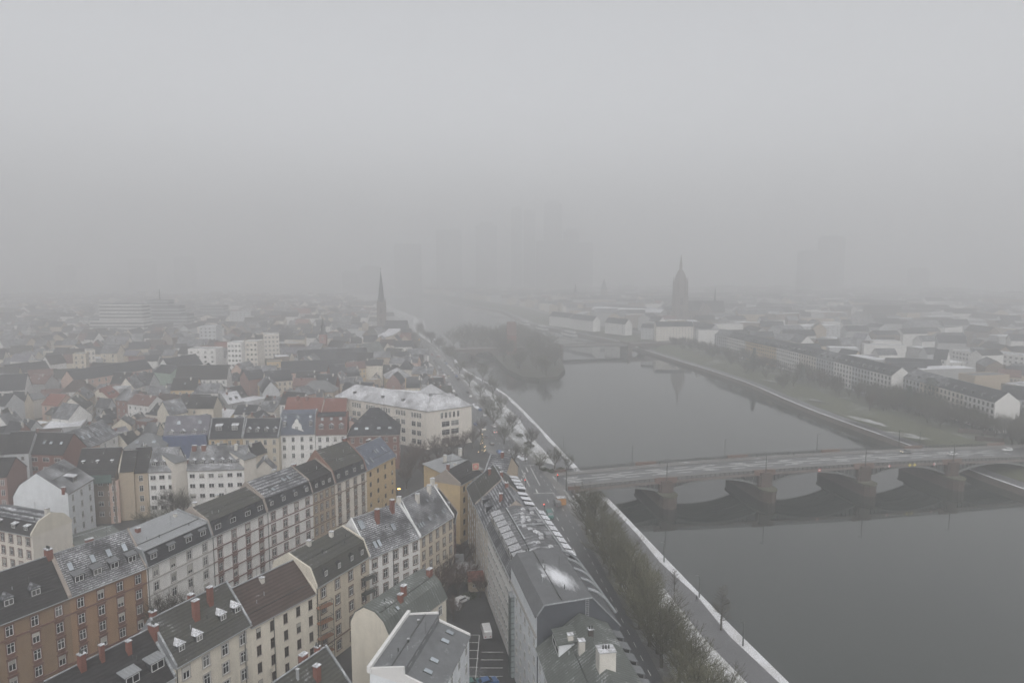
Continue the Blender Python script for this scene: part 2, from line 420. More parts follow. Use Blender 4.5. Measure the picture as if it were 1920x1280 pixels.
# ------------------------------------------------------------------ the setting
def offs(poly, d):
    out = []
    for i, p in enumerate(poly):
        a = poly[max(0, i - 1)]; b = poly[min(len(poly) - 1, i + 1)]
        dx, dy = b[0] - a[0], b[1] - a[1]; l = math.hypot(dx, dy)
        out.append((p[0] - dy / l * d, p[1] + dx / l * d))
    return out
def lerp(a, b, t): return a + (b - a) * t
def resample(poly, step):
    out = [poly[0]]
    for a, b in zip(poly, poly[1:]):
        l = math.hypot(b[0] - a[0], b[1] - a[1]); n = max(1, int(l / step))
        for i in range(1, n + 1): out.append((lerp(a[0], b[0], i / n), lerp(a[1], b[1], i / n)))
    return out
def smooth(poly, k=2):
    for _ in range(k):
        poly = [poly[0]] + [((a[0] + 2 * b[0] + c[0]) / 4, (a[1] + 2 * b[1] + c[1]) / 4) for a, b, c in zip(poly, poly[1:], poly[2:])] + [poly[-1]]
    return poly
def strip(name, A, B, za, zb, m, kind='structure', parent=None):
    mb = MB(); n = len(A)
    mb.v = [(x, y, za) for x, y in A] + [(x, y, zb) for x, y in B]
    for i in range(n - 1): mb.f.append((i, i + 1, n + i + 1, n + i)); mb.m.append(0)
    o = mb.build(name, m, parent)
    if kind: o['kind'] = kind
    return o
QZ = -5.0; WZ = -8.0
QL = [(110, -150), (80, 60)] + [P(*p, QZ) for p in ((1479, 1280), (1397, 1201), (1316, 1114), (1247, 1047), (1209, 1004), (1164, 957), (1087, 880), (1035, 825), (1000, 787), (965, 752), (945, 735), (870, 692), (838, 655), (800, 622))] + [(-150, 1160), (-330, 1700), (-700, 2600), (-1500, 3600)]
QL = smooth(resample(QL, 15), 2)
QR = [(216, -150), (214, 150)] + [P(*p, QZ) for p in ((1920, 913), (1847, 895), (1717, 837), (1657, 817), (1530, 772), (1457, 742), (1410, 720), (1325, 692), (1275, 677))] + [(129, 823), (34, 1077), (-20, 1400), (-200, 1900), (-560, 2700), (-1350, 3600)]
QR = smooth(resample(QR, 15), 2)
M_STONE = mk('quay_wall_stone', (.17, .14, .12), rows=.6, rowamt=.3, var=.3)
M_PATH = mk('wet_path_asphalt', (.13, .13, .135), rough=.5, var=.15, nscale=.15, snow=.03, spec=.4, rnd=0)
M_BANK = mk('snow_patched_grass', (.085, .085, .055), var=.3, nscale=.6, snow=.80, snowscale=.06, rnd=0)
M_LAWN = mk('winter_lawn', (.075, .078, .055), var=.3, nscale=.3, snow=.22, snowscale=.04, rnd=0)
M_LAWND = mk('winter_lawn_bare', (.085, .09, .055), var=.3, nscale=.3, snow=.12, snowscale=.03, rnd=0)
M_GROUND = mk('city_ground', (.055, .055, .055), rough=.7, var=.4, nscale=.08, snow=.08, snowscale=.05, rnd=0)
M_ROAD = mk('wet_road_asphalt', (.085, .087, .09), rough=.38, var=.12, nscale=.2, spec=.5, rnd=0)
M_PAVE = mk('pavement_slabs', (.16, .155, .15), rough=.55, var=.15, nscale=.4, snow=.18, snowscale=.15, rnd=0)
M_MARK = mk('road_paint', (.74, .74, .72), rough=.6, var=.1, rnd=0)
M_SNOWEDGE = mk('trodden_snow', (.34, .33, .31), var=.25, nscale=.9, snow=.85, snowscale=.12, rnd=0)
M_SNOWB = mk('patchy_bank_snow', (.20, .19, .15), var=.3, nscale=.8, snow=.75, snowscale=.1, rnd=0)
# water
m, nt, b = nodes_of('river_water', .06, .5)
b.inputs['Base Color'].default_value = (.016, .021, .017, 1); b.inputs['IOR'].default_value = 1.72
tc = N(nt, 'ShaderNodeTexCoord'); mp = N(nt, 'ShaderNodeMapping'); mp.inputs['Scale'].default_value = (.6, .25, 1)
nt.links.new(tc.outputs['Object'], mp.inputs[0]); bp = N(nt, 'ShaderNodeBump'); bp.inputs['Distance'].default_value = .012; bp.inputs['Strength'].default_value = .35
nt.links.new(noise(nt, mp.outputs[0], .9, 3), bp.inputs['Height']); rg = N(nt, 'ShaderNodeMapRange'); nt.links.new(noise(nt, mp.outputs[0], .035, 4), rg.inputs[0]); rg.inputs[1].default_value = .4; rg.inputs[2].default_value = .65; rg.inputs[3].default_value = .03; rg.inputs[4].default_value = .06; nt.links.new(rg.outputs[0], b.inputs['Roughness']); nt.links.new(bp.outputs[0], b.inputs['Normal'])
w = MB(); w.poly([(-3400, -150, WZ), (3400, -150, WZ), (3400, 3600, WZ), (-3400, 3600, WZ)]); struct(w.build('river_water', m))
# left bank
strip('quay_wall', QL, QL, -8.5, QZ, M_STONE)
SE = []
for i, p in enumerate(offs(QL, 2.2)):
    q = QL[i]; k = 1 + .22 * math.sin(p[1] * .13) + .15 * math.sin(p[1] * .41)
    SE.append((lerp(q[0], p[0], k), lerp(q[1], p[1], k)))
strip('snow_verge', QL, SE, QZ, QZ, M_SNOWEDGE)
PE = []
o9 = offs(QL, 8.6)
for i, p in enumerate(o9):
    q = QL[i]; k = 1 + .07 * math.sin(p[1] * .09) + .05 * math.sin(p[1] * .33)
    PE.append((lerp(q[0], p[0], k), lerp(q[1], p[1], k)))
strip('promenade_path', SE, PE, QZ, QZ, M_PATH)
L20 = offs(QL, 18)
L12 = offs(QL, 12.6)
strip('snow_bank', PE, L12, QZ, -3.0, M_SNOWB)
strip('grass_bank', L12, L20, -3.0, 0, M_BANK)
mb = MB(); mb.poly([(-3400, -150, 0), (L20[0][0], L20[0][1], 0)] + [(x, y, 0) for x, y in L20[1:]] + [(-3400, 3600, 0)]); struct(mb.build('ground', M_GROUND))
# right bank
R_ = lambda d: offs(QR, -d)
strip('quay_wall', QR, QR, -8.5, QZ, M_STONE)
strip('snow_verge', QR, R_(1.0), QZ, QZ, M_SNOW)
strip('promenade_path', R_(1.0), R_(8), QZ, QZ, M_PATH)
strip('grass_bank', R_(8), R_(26), QZ, -.5, M_LAWND)
strip('lawn', R_(26), R_(44), -.5, 0, M_LAWN)
mb = MB(); r44 = R_(44); mb.poly([(3400, -150, 0), (3400, 3600, 0)] + [(x, y, 0) for x, y in r44[::-1]]); struct(mb.build('ground', M_GROUND))
# roads
def road(name, cl, w, z, m, dash=None):
    a = offs(cl, w / 2); b = offs(cl, -w / 2); return strip(name, a, b, z, z, m)
RC = smooth(resample([(36, 20), (33, 60), (27.5, 115), (18.5, 200), (10.6, 262), (-6.8, 326), (-24, 400), (-51, 542), (-90, 725), (-141, 906), (-225, 1250), (-420, 1750)], 8), 3)
road('riverside_road', RC, 11, .02, M_ROAD)
strip('pavement', offs(RC, 5.5), offs(RC, 9.0), .12, .12, M_PAVE)
strip('kerb', offs(RC, 5.5), offs(RC, 5.5), .0, .12, M_STONE)
strip('pavement', offs(RC, -5.5), offs(RC, -8.0), .12, .12, M_PAVE)
def dashes(name, cl, off, ln, gap, w, z, y0=0, y1=900):
    pts = resample(offs(cl, off), 1.0); mb = MB(); i = 0
    while i + ln < len(pts):
        a, b = pts[i], pts[i + ln]
        if y0 < a[1] < y1:
            dx, dy = b[0] - a[0], b[1] - a[1]; l = math.hypot(dx, dy) or 1; nx, ny = -dy / l * w / 2, dx / l * w / 2
            mb.poly([(a[0] + nx, a[1] + ny, z), (a[0] - nx, a[1] - ny, z), (b[0] - nx, b[1] - ny, z), (b[0] + nx, b[1] + ny, z)])
        i += ln + gap
    if mb.v: struct(mb.build(name, M_MARK))
dashes('lane_marking', RC, 0, 3, 5, .18, .03, 100, 244)
dashes('lane_marking', RC, 0, 3, 5, .18, .03, 288, 700)
dashes('lane_marking', RC, -3.6, 2, 3, .12, .03, 120, 420)
# junction apron and bridge approach
mb = MB(); mb.poly([(24, 252, .012), (26, 279, .012), (10, 296, .012), (-10, 284, .012), (-4, 262, .012), (10, 235, .012), (22, 238, .012)]); struct(mb.build('junction', M_ROAD))
mb = MB()
def bar(x, y, ang, l, w, z=.034):
    c, s = math.cos(ang), math.sin(ang)
    mb.poly([(x + c * a - s * b_, y + s * a + c * b_, z) for a, b_ in ((-l / 2, -w / 2), (l / 2, -w / 2), (l / 2, w / 2), (-l / 2, w / 2))])
ja = math.atan2(262 - 200, 10.6 - 18.5)
for k in range(7): bar(*P(975 + k * 1.5, 905 - k * 3, 0), ja, 2.2, .3) if k % 2 == 0 else None
bar(*P(985, 895, 0), ja, 22, .2); bar(*P(1003, 892, 0), ja, 24, .2); bar(*P(966, 905, 0), ja, 26, .2)
bar(*P(1055, 895, 0), ja + .1, 14, .35); bar(*P(1020, 924, 0), ja + 1.57, 8, .3); bar(*P(1000, 872, 0), ja + 1.57, 9, .3); bar(*P(1035, 906, 0), ja, 12, .2)
bar(*P(988, 880, 0), ja, 7, .3); bar(*P(1006, 920, 0), ja, 4, .35)
struct(mb.build('road_marking', M_MARK))
# riverside park between road and bank on the left
strip('lawn', offs(RC, -8.0)[:], [min(L20, key=lambda q: abs(q[1] - p[1])) for p in offs(RC, -8.0)], .03, .03, mk('park_snow_grass', (.075, .075, .055), var=.3, nscale=.6, snow=.58, snowscale=.08, rnd=0))
# snow patches / beds beside the road
mb = MB()
for (px, py, a, b_) in ((975, 855, 7, 2.0), (1100, 960, 10, 2), (1090, 935, 6, 2.2), (1105, 990, 8, 1.8), (895, 762, 10, 2.5), (960, 847, 5, 1.6)):
    x, y = P(px, py, 0); r = random.random
    mb.poly([(x + (math.cos(t) * b_ - math.sin(t) * a * .3) * (.8 + .4 * r()), y + math.sin(t) * a * (.8 + .4 * r()), .05) for t in [k * math.pi / 6 for k in range(12)]])
struct(mb.build('snow_patch', M_SNOW))
# right-bank riverside road (parked cars) and island
QRd = R_(58); road('quay_road', QRd, 10, .02, M_ROAD)
isl = [(22, 552), (38, 562), (47, 600), (49, 700), (44, 800), (28, 880), (10, 930), (-30, 950), (-62, 930), (-66, 860), (-60, 790), (-44, 730), (-18, 690), (-4, 600), (8, 562)]
mb = MB(); mb.prismz(isl, -8.5, -5.5); struct(mb.build('island_ground', mk('island_soil', (.05, .05, .035), var=.3, rnd=0)))
# park details on the right bank: oval bed, snowy lawns
def blob(name, px, py, z, a, b_, ang, m, n=18, j=.15):
    x, y = P(px, py, z); mb = MB(); c, s = math.cos(ang), math.sin(ang); pts = []
    for k in range(n):
        t = 2 * math.pi * k / n; q = 1 + random.uniform(-j, j); u, v = a * math.cos(t) * q, b_ * math.sin(t) * q
        pts.append((x + u * c - v * s, y + u * s + v * c, z))
    mb.poly(pts); return struct(mb.build(name, m))
# ------------------------------------------------------------------ stone and steel river bridge
B0 = (21.5, 254.0); BA = math.atan2(.17, .985)
br = thing('road_bridge', 'red sandstone and steel arch bridge carrying the road across the river in the foreground', 'bridge', (B0[0], B0[1], 0), BA)
def zd(s): return .045 * s - .000174 * s * s if s < 190 else 2.27 - (s - 190) * .012
BW = 22.0
M_RS = mk('red_sandstone', (.092, .068, .058), rows=.55, rowamt=.3, var=.3, nscale=.4, streak=.4)
M_RSP = mk('red_sandstone_parapet', (.145, .098, .082), var=.2, nscale=1, snow=.05)
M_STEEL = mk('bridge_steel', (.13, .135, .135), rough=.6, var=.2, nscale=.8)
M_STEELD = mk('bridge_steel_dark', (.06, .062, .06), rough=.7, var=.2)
M_FASC = mk('bridge_fascia', (.17, .145, .135), var=.2, nscale=.6)
def loft(name, ss, y0, y1, zb_, zt_, m, parent=br):
    mb = MB()
    for i, s in enumerate(ss):
        mb.v += [(s, y0, zb_(s)), (s, y1, zb_(s)), (s, y1, zt_(s)), (s, y0, zt_(s))]
    n = len(ss)
    for i in range(n - 1):
        a = i * 4; b_ = a + 4
        for k in range(4): mb.f.append((a + k, a + (k + 1) % 4, b_ + (k + 1) % 4, b_ + k)); mb.m.append(0)
    mb.f += [(0, 3, 2, 1), (4 * n - 4, 4 * n - 3, 4 * n - 2, 4 * n - 1)]; mb.m += [0, 0]
    return mb.build(name, m, parent)
SS = [i * 5 for i in range(-1, 55)]
loft('deck', SS, -.2, BW + .2, lambda s: zd(s) - 1.0, lambda s: zd(s) - .02, M_FASC)
loft('roadway', SS, 5.2, 17.4, lambda s: zd(s) - .01, lambda s: zd(s) + .03, M_ROAD)
loft('bridge_pavement', SS, .35, 5.2, lambda s: zd(s) - .01, lambda s: zd(s) + .17, M_PAVE)
loft('bridge_pavement', SS, 17.4, 21.65, lambda s: zd(s) - .01, lambda s: zd(s) + .17, M_PAVE)
for y, ln, gp in ((8.2, 6, 5), (11.3, 200, 0), (14.4, 6, 5), (9.6, 5, 14), (13.1, 5, 13)):
    s = 2.0
    while s < 205:
        mb = MB(); e = min(s + ln, 205)
        k = s
        while k < e:
            q = min(k + 5, e); mb.poly([(k, y - .2, zd(k) + .036), (q, y - .2, zd(q) + .036), (q, y + .2, zd(q) + .036), (k, y + .2, zd(k) + .036)]); k = q
        mb.build('lane_marking', M_MARK, br); s = e + gp + (random.random() * 2 if gp else 5)
PIERS = [39.5, 81.5, 126, 167.5]
blocks = [0] + PIERS + [211]
for a, b_ in zip(blocks, blocks[1:]):
    h = 3.0; sp = [a + h + (b_ - a - 2 * h) * i / 20 for i in range(21)]
    def soff(s, a=a, b_=b_):
        t = (s - a) / (b_ - a) * 2 - 1; top = zd((a + b_) / 2) - 1.45; return lerp(top, -3.6, t * t)
    for y in (-.05, 5.4, 10.9, 16.4, BW - .35):
        loft('arch_rib', sp, y, y + .4, soff, lambda s: soff(s) + .75, M_STEEL)
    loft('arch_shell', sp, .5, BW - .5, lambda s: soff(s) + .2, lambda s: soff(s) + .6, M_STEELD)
    for side_ in (0, 1):
      mb = MB()
      for i in (range(1, 10) if side_ == 0 else range(11, 20)):
        s = sp[i]; zt = zd(s) - 1.0
        if zt - soff(s) - .75 > .25:
            mb.box(s - .12, s + .12, .05, BW - .05, soff(s) + .75, zt)
      if mb.v: mb.build('spandrel_frames', M_STEEL, br)
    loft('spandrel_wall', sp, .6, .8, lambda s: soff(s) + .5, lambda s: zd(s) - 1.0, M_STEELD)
for s in PIERS:
    nose = [(s - 3.4, -2.3), (s - 2.8, -4.6), (s - 1.4, -6), (s, -6.5), (s + 1.4, -6), (s + 2.8, -4.6), (s + 3.4, -2.3)]
    mb = MB(); pts = nose + [(2 * s - x, BW - y) for x, y in nose]
    mb.prismz(pts, -8.5, -3.6); mb.build('pier', M_RS, br)
    q = [(s + (x - s) * 1.09, y if abs(y) < 0 else (y - .35 if y < 11 else y + .35)) for x, y in pts]
    mb = MB(); mb.prismz(q, -3.6, -3.0); mb.build('pier_cap', mk('mossy_stone', (.085, .085, .06), var=.3), br)
    mb = MB(); mb.box(s - 2.9, s + 2.9, -1.0, BW + 1.0, -3.0, zd(s) - 1.0); mb.build('pier_head', M_RS, br)
    for y0, y1 in ((-1.5, -.25), (BW + .25, BW + 1.5)):
        mb = MB(); mb.box(s - 2.1, s + 2.1, y0, y1, -3.0, zd(s) + .2); mb.build('pilaster', M_RS, br)
for s in blocks:
    for y0, y1 in ((-.35, .3), (BW - .3, BW + .35)):
        z = zd(s); mb = MB(); l = 4.6
        sl = s if s == 0 else s - l
        mb.box(sl, s + l, y0, y1, z - .95, z + 1.15); mb.box(sl - .1, s + l + .15, y0 - .1, y1 + .1, z + 1.15, z + 1.3); mb.build('parapet_block', M_RSP, br)
rail = []
for a, b_ in zip(blocks, blocks[1:]):
    for y in (.0, BW):
        mb = MB(); s = a + 4.8
        while s < b_ - 4.8:
            e = min(s + 2.0, b_ - 4.75); z0 = zd(s); z1 = zd(e)
            mb.tube((s, y, z0 + 1.15), (e, y, z1 + 1.15), .11, .11); mb.tube((s, y, z0 + .25), (e, y, z1 + .25), .05, .05); mb.tube((s, y, z0 + .7), (e, y, z1 + .7), .03, .03)
            mb.box(s - .1, s + .1, y - .1, y + .1, z0, z0 + 1.25)
            for k in range(1, 8): x = lerp(s, e, k / 8); mb.box(x - .04, x + .04, y - .03, y + .03, lerp(z0, z1, k / 8) + .2, lerp(z0, z1, k / 8) + 1.15)
            s = e
        mb.build('railing', M_STEELD, br)
mb = MB(); mb.box(-7, 2, -1.2, BW + 1.2, -5.3, -1.02); mb.build('abutment', M_RS, br)
mb = MB(); mb.box(209, 270, -1.2, BW + 1.2, -5.3, .6); mb.build('abutment', M_RS, br)
# flood wall with steps beside the bridge (red stone)
fw = tag(MB().build('retaining_wall', M_RS), 'red sandstone retaining wall running down from the bridge end beside the road', 'wall')
a = Vector(P(1062, 930, 0)); mbw = MB(); mbw.box(0, .6, -34, 0, -5, .9); mbw.box(-.1, .7, -34, 0, .9, 1.1)
bpy.data.meshes.remove(fw.data) if False else None
fw.data = mbw.data('retaining_wall', M_RS); fw.location = (22.5, 251, 0); fw.rotation_euler = (0, 0, .14)
# signs hung on the bridge
def bpt(s, y, z): c, s_ = math.cos(BA), math.sin(BA); return (B0[0] + s * c - y * s_, B0[1] + s * s_ + y * c, z)
M_SY = mk('sign_yellow', (.55, .45, .08), var=.05); M_SR = mk('sign_red_white', (.5, .12, .1), var=.05); M_SW = mk('sign_white', (.7, .7, .7), var=.05)
def bsign(px, shape, mats, label):
    # solve s from pixel on the near face
    best = min(range(0, 2100), key=lambda k: abs((lambda q: q[0] / (q[1] * math.cos(PITCH) + (q[2] - CAMH) * -math.sin(PITCH)) * F + 960 - px)(bpt(k / 10, 0, 1)))) / 10
    o = link('navigation_sign', None, None, bpt(best, -.42, zd(best) - .35), BA); tag(o, label, 'sign')
    mb = MB(); r = .75
    if shape == 'diamond': pts = [(0, -r), (r, 0), (0, r), (-r, 0)]
    else: pts = [(-r * .8, -.6), (r * .8, -.6), (r * .8, .6), (-r * .8, .6)]
    mb.mesh([(x, -.05, z) for x, z in pts] + [(x, .05, z) for x, z in pts], [(0, 1, 2, 3), (7, 6, 5, 4), (0, 4, 5, 1), (1, 5, 6, 2), (2, 6, 7, 3), (3, 7, 4, 0)])
    mb.build('sign_board', mats[0], o)
    mb = MB()
    if len(mats) > 1: mb.mesh([(0, -.07, -r * .95), (0, -.07, r * .95), (-r * .95, -.07, 0)], [(0, 1, 2)]) if shape == 'diamond' else mb.box(-.45, .45, -.08, -.055, -.2, .2); mb.build('sign_mark', mats[1], o)
    mb = MB(); mb.box(-.04, .04, .05, .1, -.3, 1.1); mb.build('bracket', M_STEEL, o)
bsign(1535, 'square', (M_SR, M_SW), 'red square sign with white bar on the bridge over the middle arch')
bsign(1666, 'diamond', (M_SR, M_SW), 'red and white diamond sign hung on the bridge just right of the third pier')
bsign(1704, 'diamond', (M_SY,), 'left one of the pair of yellow diamond signs on the bridge')
bsign(1713, 'diamond', (M_SY,), 'right one of the pair of yellow diamond signs on the bridge')
bsign(1750, 'diamond', (M_SW, M_SR), 'white and red diamond sign on the bridge left of the last pier')

# ------------------------------------------------------------------ near houses, row A (street row, upper left to centre)
def ahead(p, q, d):
    l = math.hypot(q[0] - p[0], q[1] - p[1]); return (p[0] + (q[0] - p[0]) / l * d, p[1] + (q[1] - p[1]) / l * d)
A = [P(130, 1118, 18), P(274, 1062, 18), P(397, 1004, 18), P(500, 958, 18), P(586, 923, 18), P(628, 905, 18), P(687, 881, 18), P(741, 853, 18)]
A0 = ahead(A[1], A[0], 16.5 + 26)
HM_ = mk('house_firewall_plaster', (.30, .26, .23), var=.15, streak=.3)
HW_ = mk('house_firewall_cream', (.58, .54, .46), var=.1, streak=.3)
house('row_house', 'ochre brown house with dark slate roof and three snow capped dormers at the left edge', A0, A[0], 12, 18, wall='ochre', rf='dark', rh=7.4, cols=6, style='sandped',
      courses=(M_SAND, (0, 3)), fire='R', firem=HM_, dorm=[((.24, .44, .62, .8), 1.6, 1.9, 1.5, 'pent', RF['slatesnow'])], chim=[(.98, 6, 1.6, 1.0, 1.6, M_CHR, 3), (.3, 8, 1.5, .8, .8, M_CHR)], pipes=(13,))
house('row_house', 'orange ochre house with snow dusted tile roof, four dormers and a row of skylights', A[0], A[1], 12, 18, wall='orange', rf='tilesnow', rh=7.4, cols=4, style='sandped',
      courses=(M_SAND, (0, 3)), fire='LR', firem=HM_, dorm=[((.17, .4, .62, .86), 1.3, 2.0, 1.6, 'shed', RF['felt'])], sky=[((.14, .42, .63, .84), 3.6, 1.1, 1.9)], chim=[(.48, 6.4, 1.2, 1.5, .8, M_CHR)])
house('row_house', 'white house with grey standing seam metal roof above dark mansard slope and four small dormers', A[1], A[2], 12, 18, roof='mansard', prof=[(0, 18), (1.1, 21.3), (11, 23.2), (11.6, 21), (12, 18)], wall='white', rf='zinc', mans='slate',
      cols=4, style='grey', courses=(M_TRIMG, (0, 1, 3)), fire='LR', firem=M_LEAD, dorm=[((.12, .38, .64, .87), .25, 2.0, 1.5, 'shed', RF['felt'])], chim=[(.28, 8.5, 1.1, .9, .9, M_CHR), (.84, 8.5, .9, .7, .7, M_CHW)], pipes=(.3,))
house('row_house', 'white house with red sandstone window surrounds and dark flat-topped roof with dormer pairs', A[2], A[3], 12, 18, roof='mansard', prof=[(0, 18), (1.2, 21.4), (7, 24), (11, 21.5), (12, 18)], wall='white', rf='mossy', mans='slate',
      cols=4, style='sandped', courses=(M_SAND, (0, 1, 2, 3)), fire='LR', firem=HM_, dorm=[((.12, .38, .65, .89), .25, 2.2, 1.6, 'gable', RF['dark'])], chim=[(.1, 7.5, 1.2, .9, .9, M_CHW), (.5, 8, 1.1, .8, .8, M_CHW)], pipes=(.25,))
house('row_house', 'white and red trimmed house with light snowy tiled roof, skylights and slate mansard dormers', A[3], A[4], 12, 18, roof='mansard', prof=[(0, 18), (1.2, 21.4), (8, 24.8), (11, 21.5), (12, 18)], wall='white', rf='slatesnow', mans='slate',
      cols=4, style='sand', courses=(M_SAND, (0, 1, 2, 3)), fire='LR', firem=HM_, dorm=[((.12, .37, .63, .88), .25, 1.5, 1.5, 'gable', RF['slatesnow'])], sky=[((.28,), 2.6, 1.2, 1.3), ((.6, .72), 4.5, 1.0, 1.8)], chim=[(.62, 8.5, 1.3, 1.0, .8, M_CHW)], pipes=(.25,))
house('row_house', 'narrow taupe house with dark mansard between the red trimmed and the striped house', A[4], A[5], 12, 18, roof='mansard', prof=[(0, 18), (1.2, 21.4), (7.5, 24.6), (11, 21.5), (12, 18)], wall='tan', rf='dark', mans='dark',
      cols=4, ww=1.0, style='brown', courses=(M_TRIMB, (0, 2)), fire='R', firem=HM_, dorm=[((.2, .5, .78), .25, 1.4, 1.5, 'gable', RF['dark'])], chim=[(.1, 8, 1.2, 1.6, .8, M_CHR)])
house('row_house', 'house with white and brown vertical window stripes under a tall dark roof with pointed dormers', A[5], A[6], 13, 18, roof='mansard', prof=[(0, 18), (1.2, 21.6), (8, 27), (12, 22), (13, 18)], wall='warmwhite', rf='mossy', mans='slate',
      cols=4, ww=1.2, style='brownped', courses=(M_TRIMB, (0, 3)), fire='LR', firem=mk('firewall_brown_brick', (.22, .13, .10), var=.2), dorm=[((.13, .38, .63, .88), .25, 1.5, 1.6, 'pent', RF['slate'])], chim=[(.95, 8.2, 1.3, 1.4, .8, M_CHR)])
house('row_house', 'yellow end house with snow dusted blue grey roof and skylights at the square', A[6], A[7], 12, 18, wall='yellow', rf='bluegrey', rh=6, cols=4, ww=1.1, wh=1.5, style='dark', fire='L', firem=HM_,
      sky=[((.15, .3), 1.5, 1.0, 2.4), ((.55, .62, .8), 3, .9, 1.6)], side=[(1, (2.5, 6, 9.5))], chim=[(.62, 6.4, 1.2, 1.8, .8, mk('chimney_dark', (.07, .06, .055)))])
# ------------------------------------------------------------------ row B (courtyard row)
Bp = [P(328, 1250, 18), P(470, 1168, 18), P(592, 1104, 18), P(692, 1044, 18), P(787, 1005, 18), P(850, 966, 18)]
bm1 = ahead(Bp[0], Bp[1], -.1); Bm = (bm1[0] - (Bp[1][0] - Bp[0][0]) * 1.05, bm1[1] - (Bp[1][1] - Bp[0][1]) * 1.05)
house('row_house', 'black tiled house with two big shed dormers and thin chimneys, lower left corner', Bm, bm1, 12, 16.6, wall='lightgrey', rf='tilesnow' if False else 'dark', rh=6.6, cols=4, style='plain', fire='R', firem=M_LEAD,
      dorm=[((.62, .88), 1.4, 2.6, 1.7, 'shed', RF['zinc'])], chim=[(.72, 4.6, 2.2, .7, .7, M_CHR), (.3, 5.4, 2.6, .9, .9, M_CHR, 2), (.48, 5.2, 2.8, .6, .6, M_CHR), (1.0, 5, 2.2, .8, 1.8, M_CHR, 2)])
house('row_house', 'cream yellow house with mossy slate roof, tall red brick chimneys and four white topped dormers', Bp[0], Bp[1], 12, 18, wall='palecream', rf='mossy', rh=6.8, cols=4, style='grey', fire='LR', firem=M_LEAD, back=4,
      dorm=[((.14, .36), 1.1, 1.5, 1.3, 'pent', RF['snowy']), ((.72, .92), 1.9, 1.5, 1.3, 'pent', RF['snowy'])], chim=[(.45, 3.6, 3.6, 1.1, .8, M_CHR), (.68, 4.4, 3.4, .9, .8, M_CHR), (.06, 6.5, 1.6, .9, .9, M_CHR, 2), (.6, 8, 2.2, .9, .9, M_CHR)], pipes=(.25, 14.4))
house('row_house', 'cream house with plain brownish tiled roof between two taller party walls', Bp[1], Bp[2], 12, 17.4, wall='palecream', rf='brown', rh=5.6, cols=5, ww=1.0, style='dark', back=4, fire='R', firem=HW_,
      chim=[(.42, 5.0, 1.0, .8, .8, M_CHW)], pipes=(5.2,))
house('row_house', 'cream house with brown window surrounds and mossy flat topped mansard, balconies at both ends', Bp[2], Bp[3], 12.5, 18.4, roof='mansard', prof=[(0, 18.4), (1.4, 21.8), (7.5, 24), (11.6, 21.5), (12.5, 18.4)], wall='cream', rf='mossy', mans='mossy',
      cols=4, style='brown', courses=(M_TRIMB, (3,)), fire='LR', firem=HW_, back=4, dorm=[((.2, .44, .68, .88), .3, 1.2, 1.5, 'gable', RF['dark'])], chim=[(.33, 7, 1.3, .8, .8, M_CHW), (.7, 6.4, 1.3, .8, .8, M_CHW)], pipes=(.3,))
house('row_house', 'bright white house with grey ribbed roof, two red brick chimneys and skylights', Bp[3], Bp[4], 13, 18, wall='white', rf='tilesnow', rh=7.4, cols=5, style='brown', fire='LR', firem=mk('firewall_white', (.62, .62, .62), snow=.3), back=4,
      sky=[((.18, .26), 1.3, 1.0, 1.9), ((.62,), 2.9, 1.2, 2.0), ((.12,), 5.0, 1.6, 2.4)], chim=[(.4, 4.6, 3.4, .9, .9, M_CHR), (.74, 5.4, 3.2, .9, .9, M_CHR)], pipes=(7.2,))
house('row_house', 'cream house with dark grey roof, white chimneys, roof cut-out and many narrow skylights', Bp[4], Bp[5], 13, 18, wall='cream', rf='tilesnow', rh=7.8, cols=5, ww=1.0, style='brown', fire='LR', firem=mk('firewall_white', (.62, .62, .62)), back=3,
      sky=[((.1, .16, .22), 1.3, .6, 1.4), ((.42,), 1.5, .8, 1.4), ((.6, .8, .86), 1.3, .5, 1.3), ((.62,), 4.3, .7, .9)], chim=[(.4, 5.0, 2.2, .9, .9, M_CHW), (.78, 5.4, 2.2, .9, .9, M_CHW), (.98, 6.4, 1.8, 1.2, .8, M_CHW), (.02, 6.4, 1.4, 1, .8, M_CHW)])
Y0, Y1 = P(862, 908, 19), P(902, 886, 19)
house('row_house', 'dark roofed rear house with white chimney wedged between grey roofed house and yellow tower block', Bp[5], ahead(Bp[5], Y0, 9), 10, 16, wall='rose', rf='dark', rh=6.5, cols=2, style='dark', fire='R', firem=HM_,
      dorm=[((.5,), 1.6, 1.8, 1.6, 'shed', RF['slatesnow'])], chim=[(.4, 5, 2.8, .7, .7, M_CHW), (.9, 6, 1.8, .8, .8, M_CHR)])
yb = house('row_house', 'tall yellow house whose blank orange end wall faces the courtyard, dark roof with red chimney', Y0, Y1, 10, 19, wall='yellow', rf='dark', rh=3.5, cols=2, ww=1.1, wh=1.6, style='dark', xs=(2.5, 5.5), rows=5, fire='L', firem=HM_,
      chim=[(.1, 5, 1.8, .8, .8, M_CHR), (.55, 6, 1.2, .8, .8, M_CHW)], pipes=(7.5, 8.2))
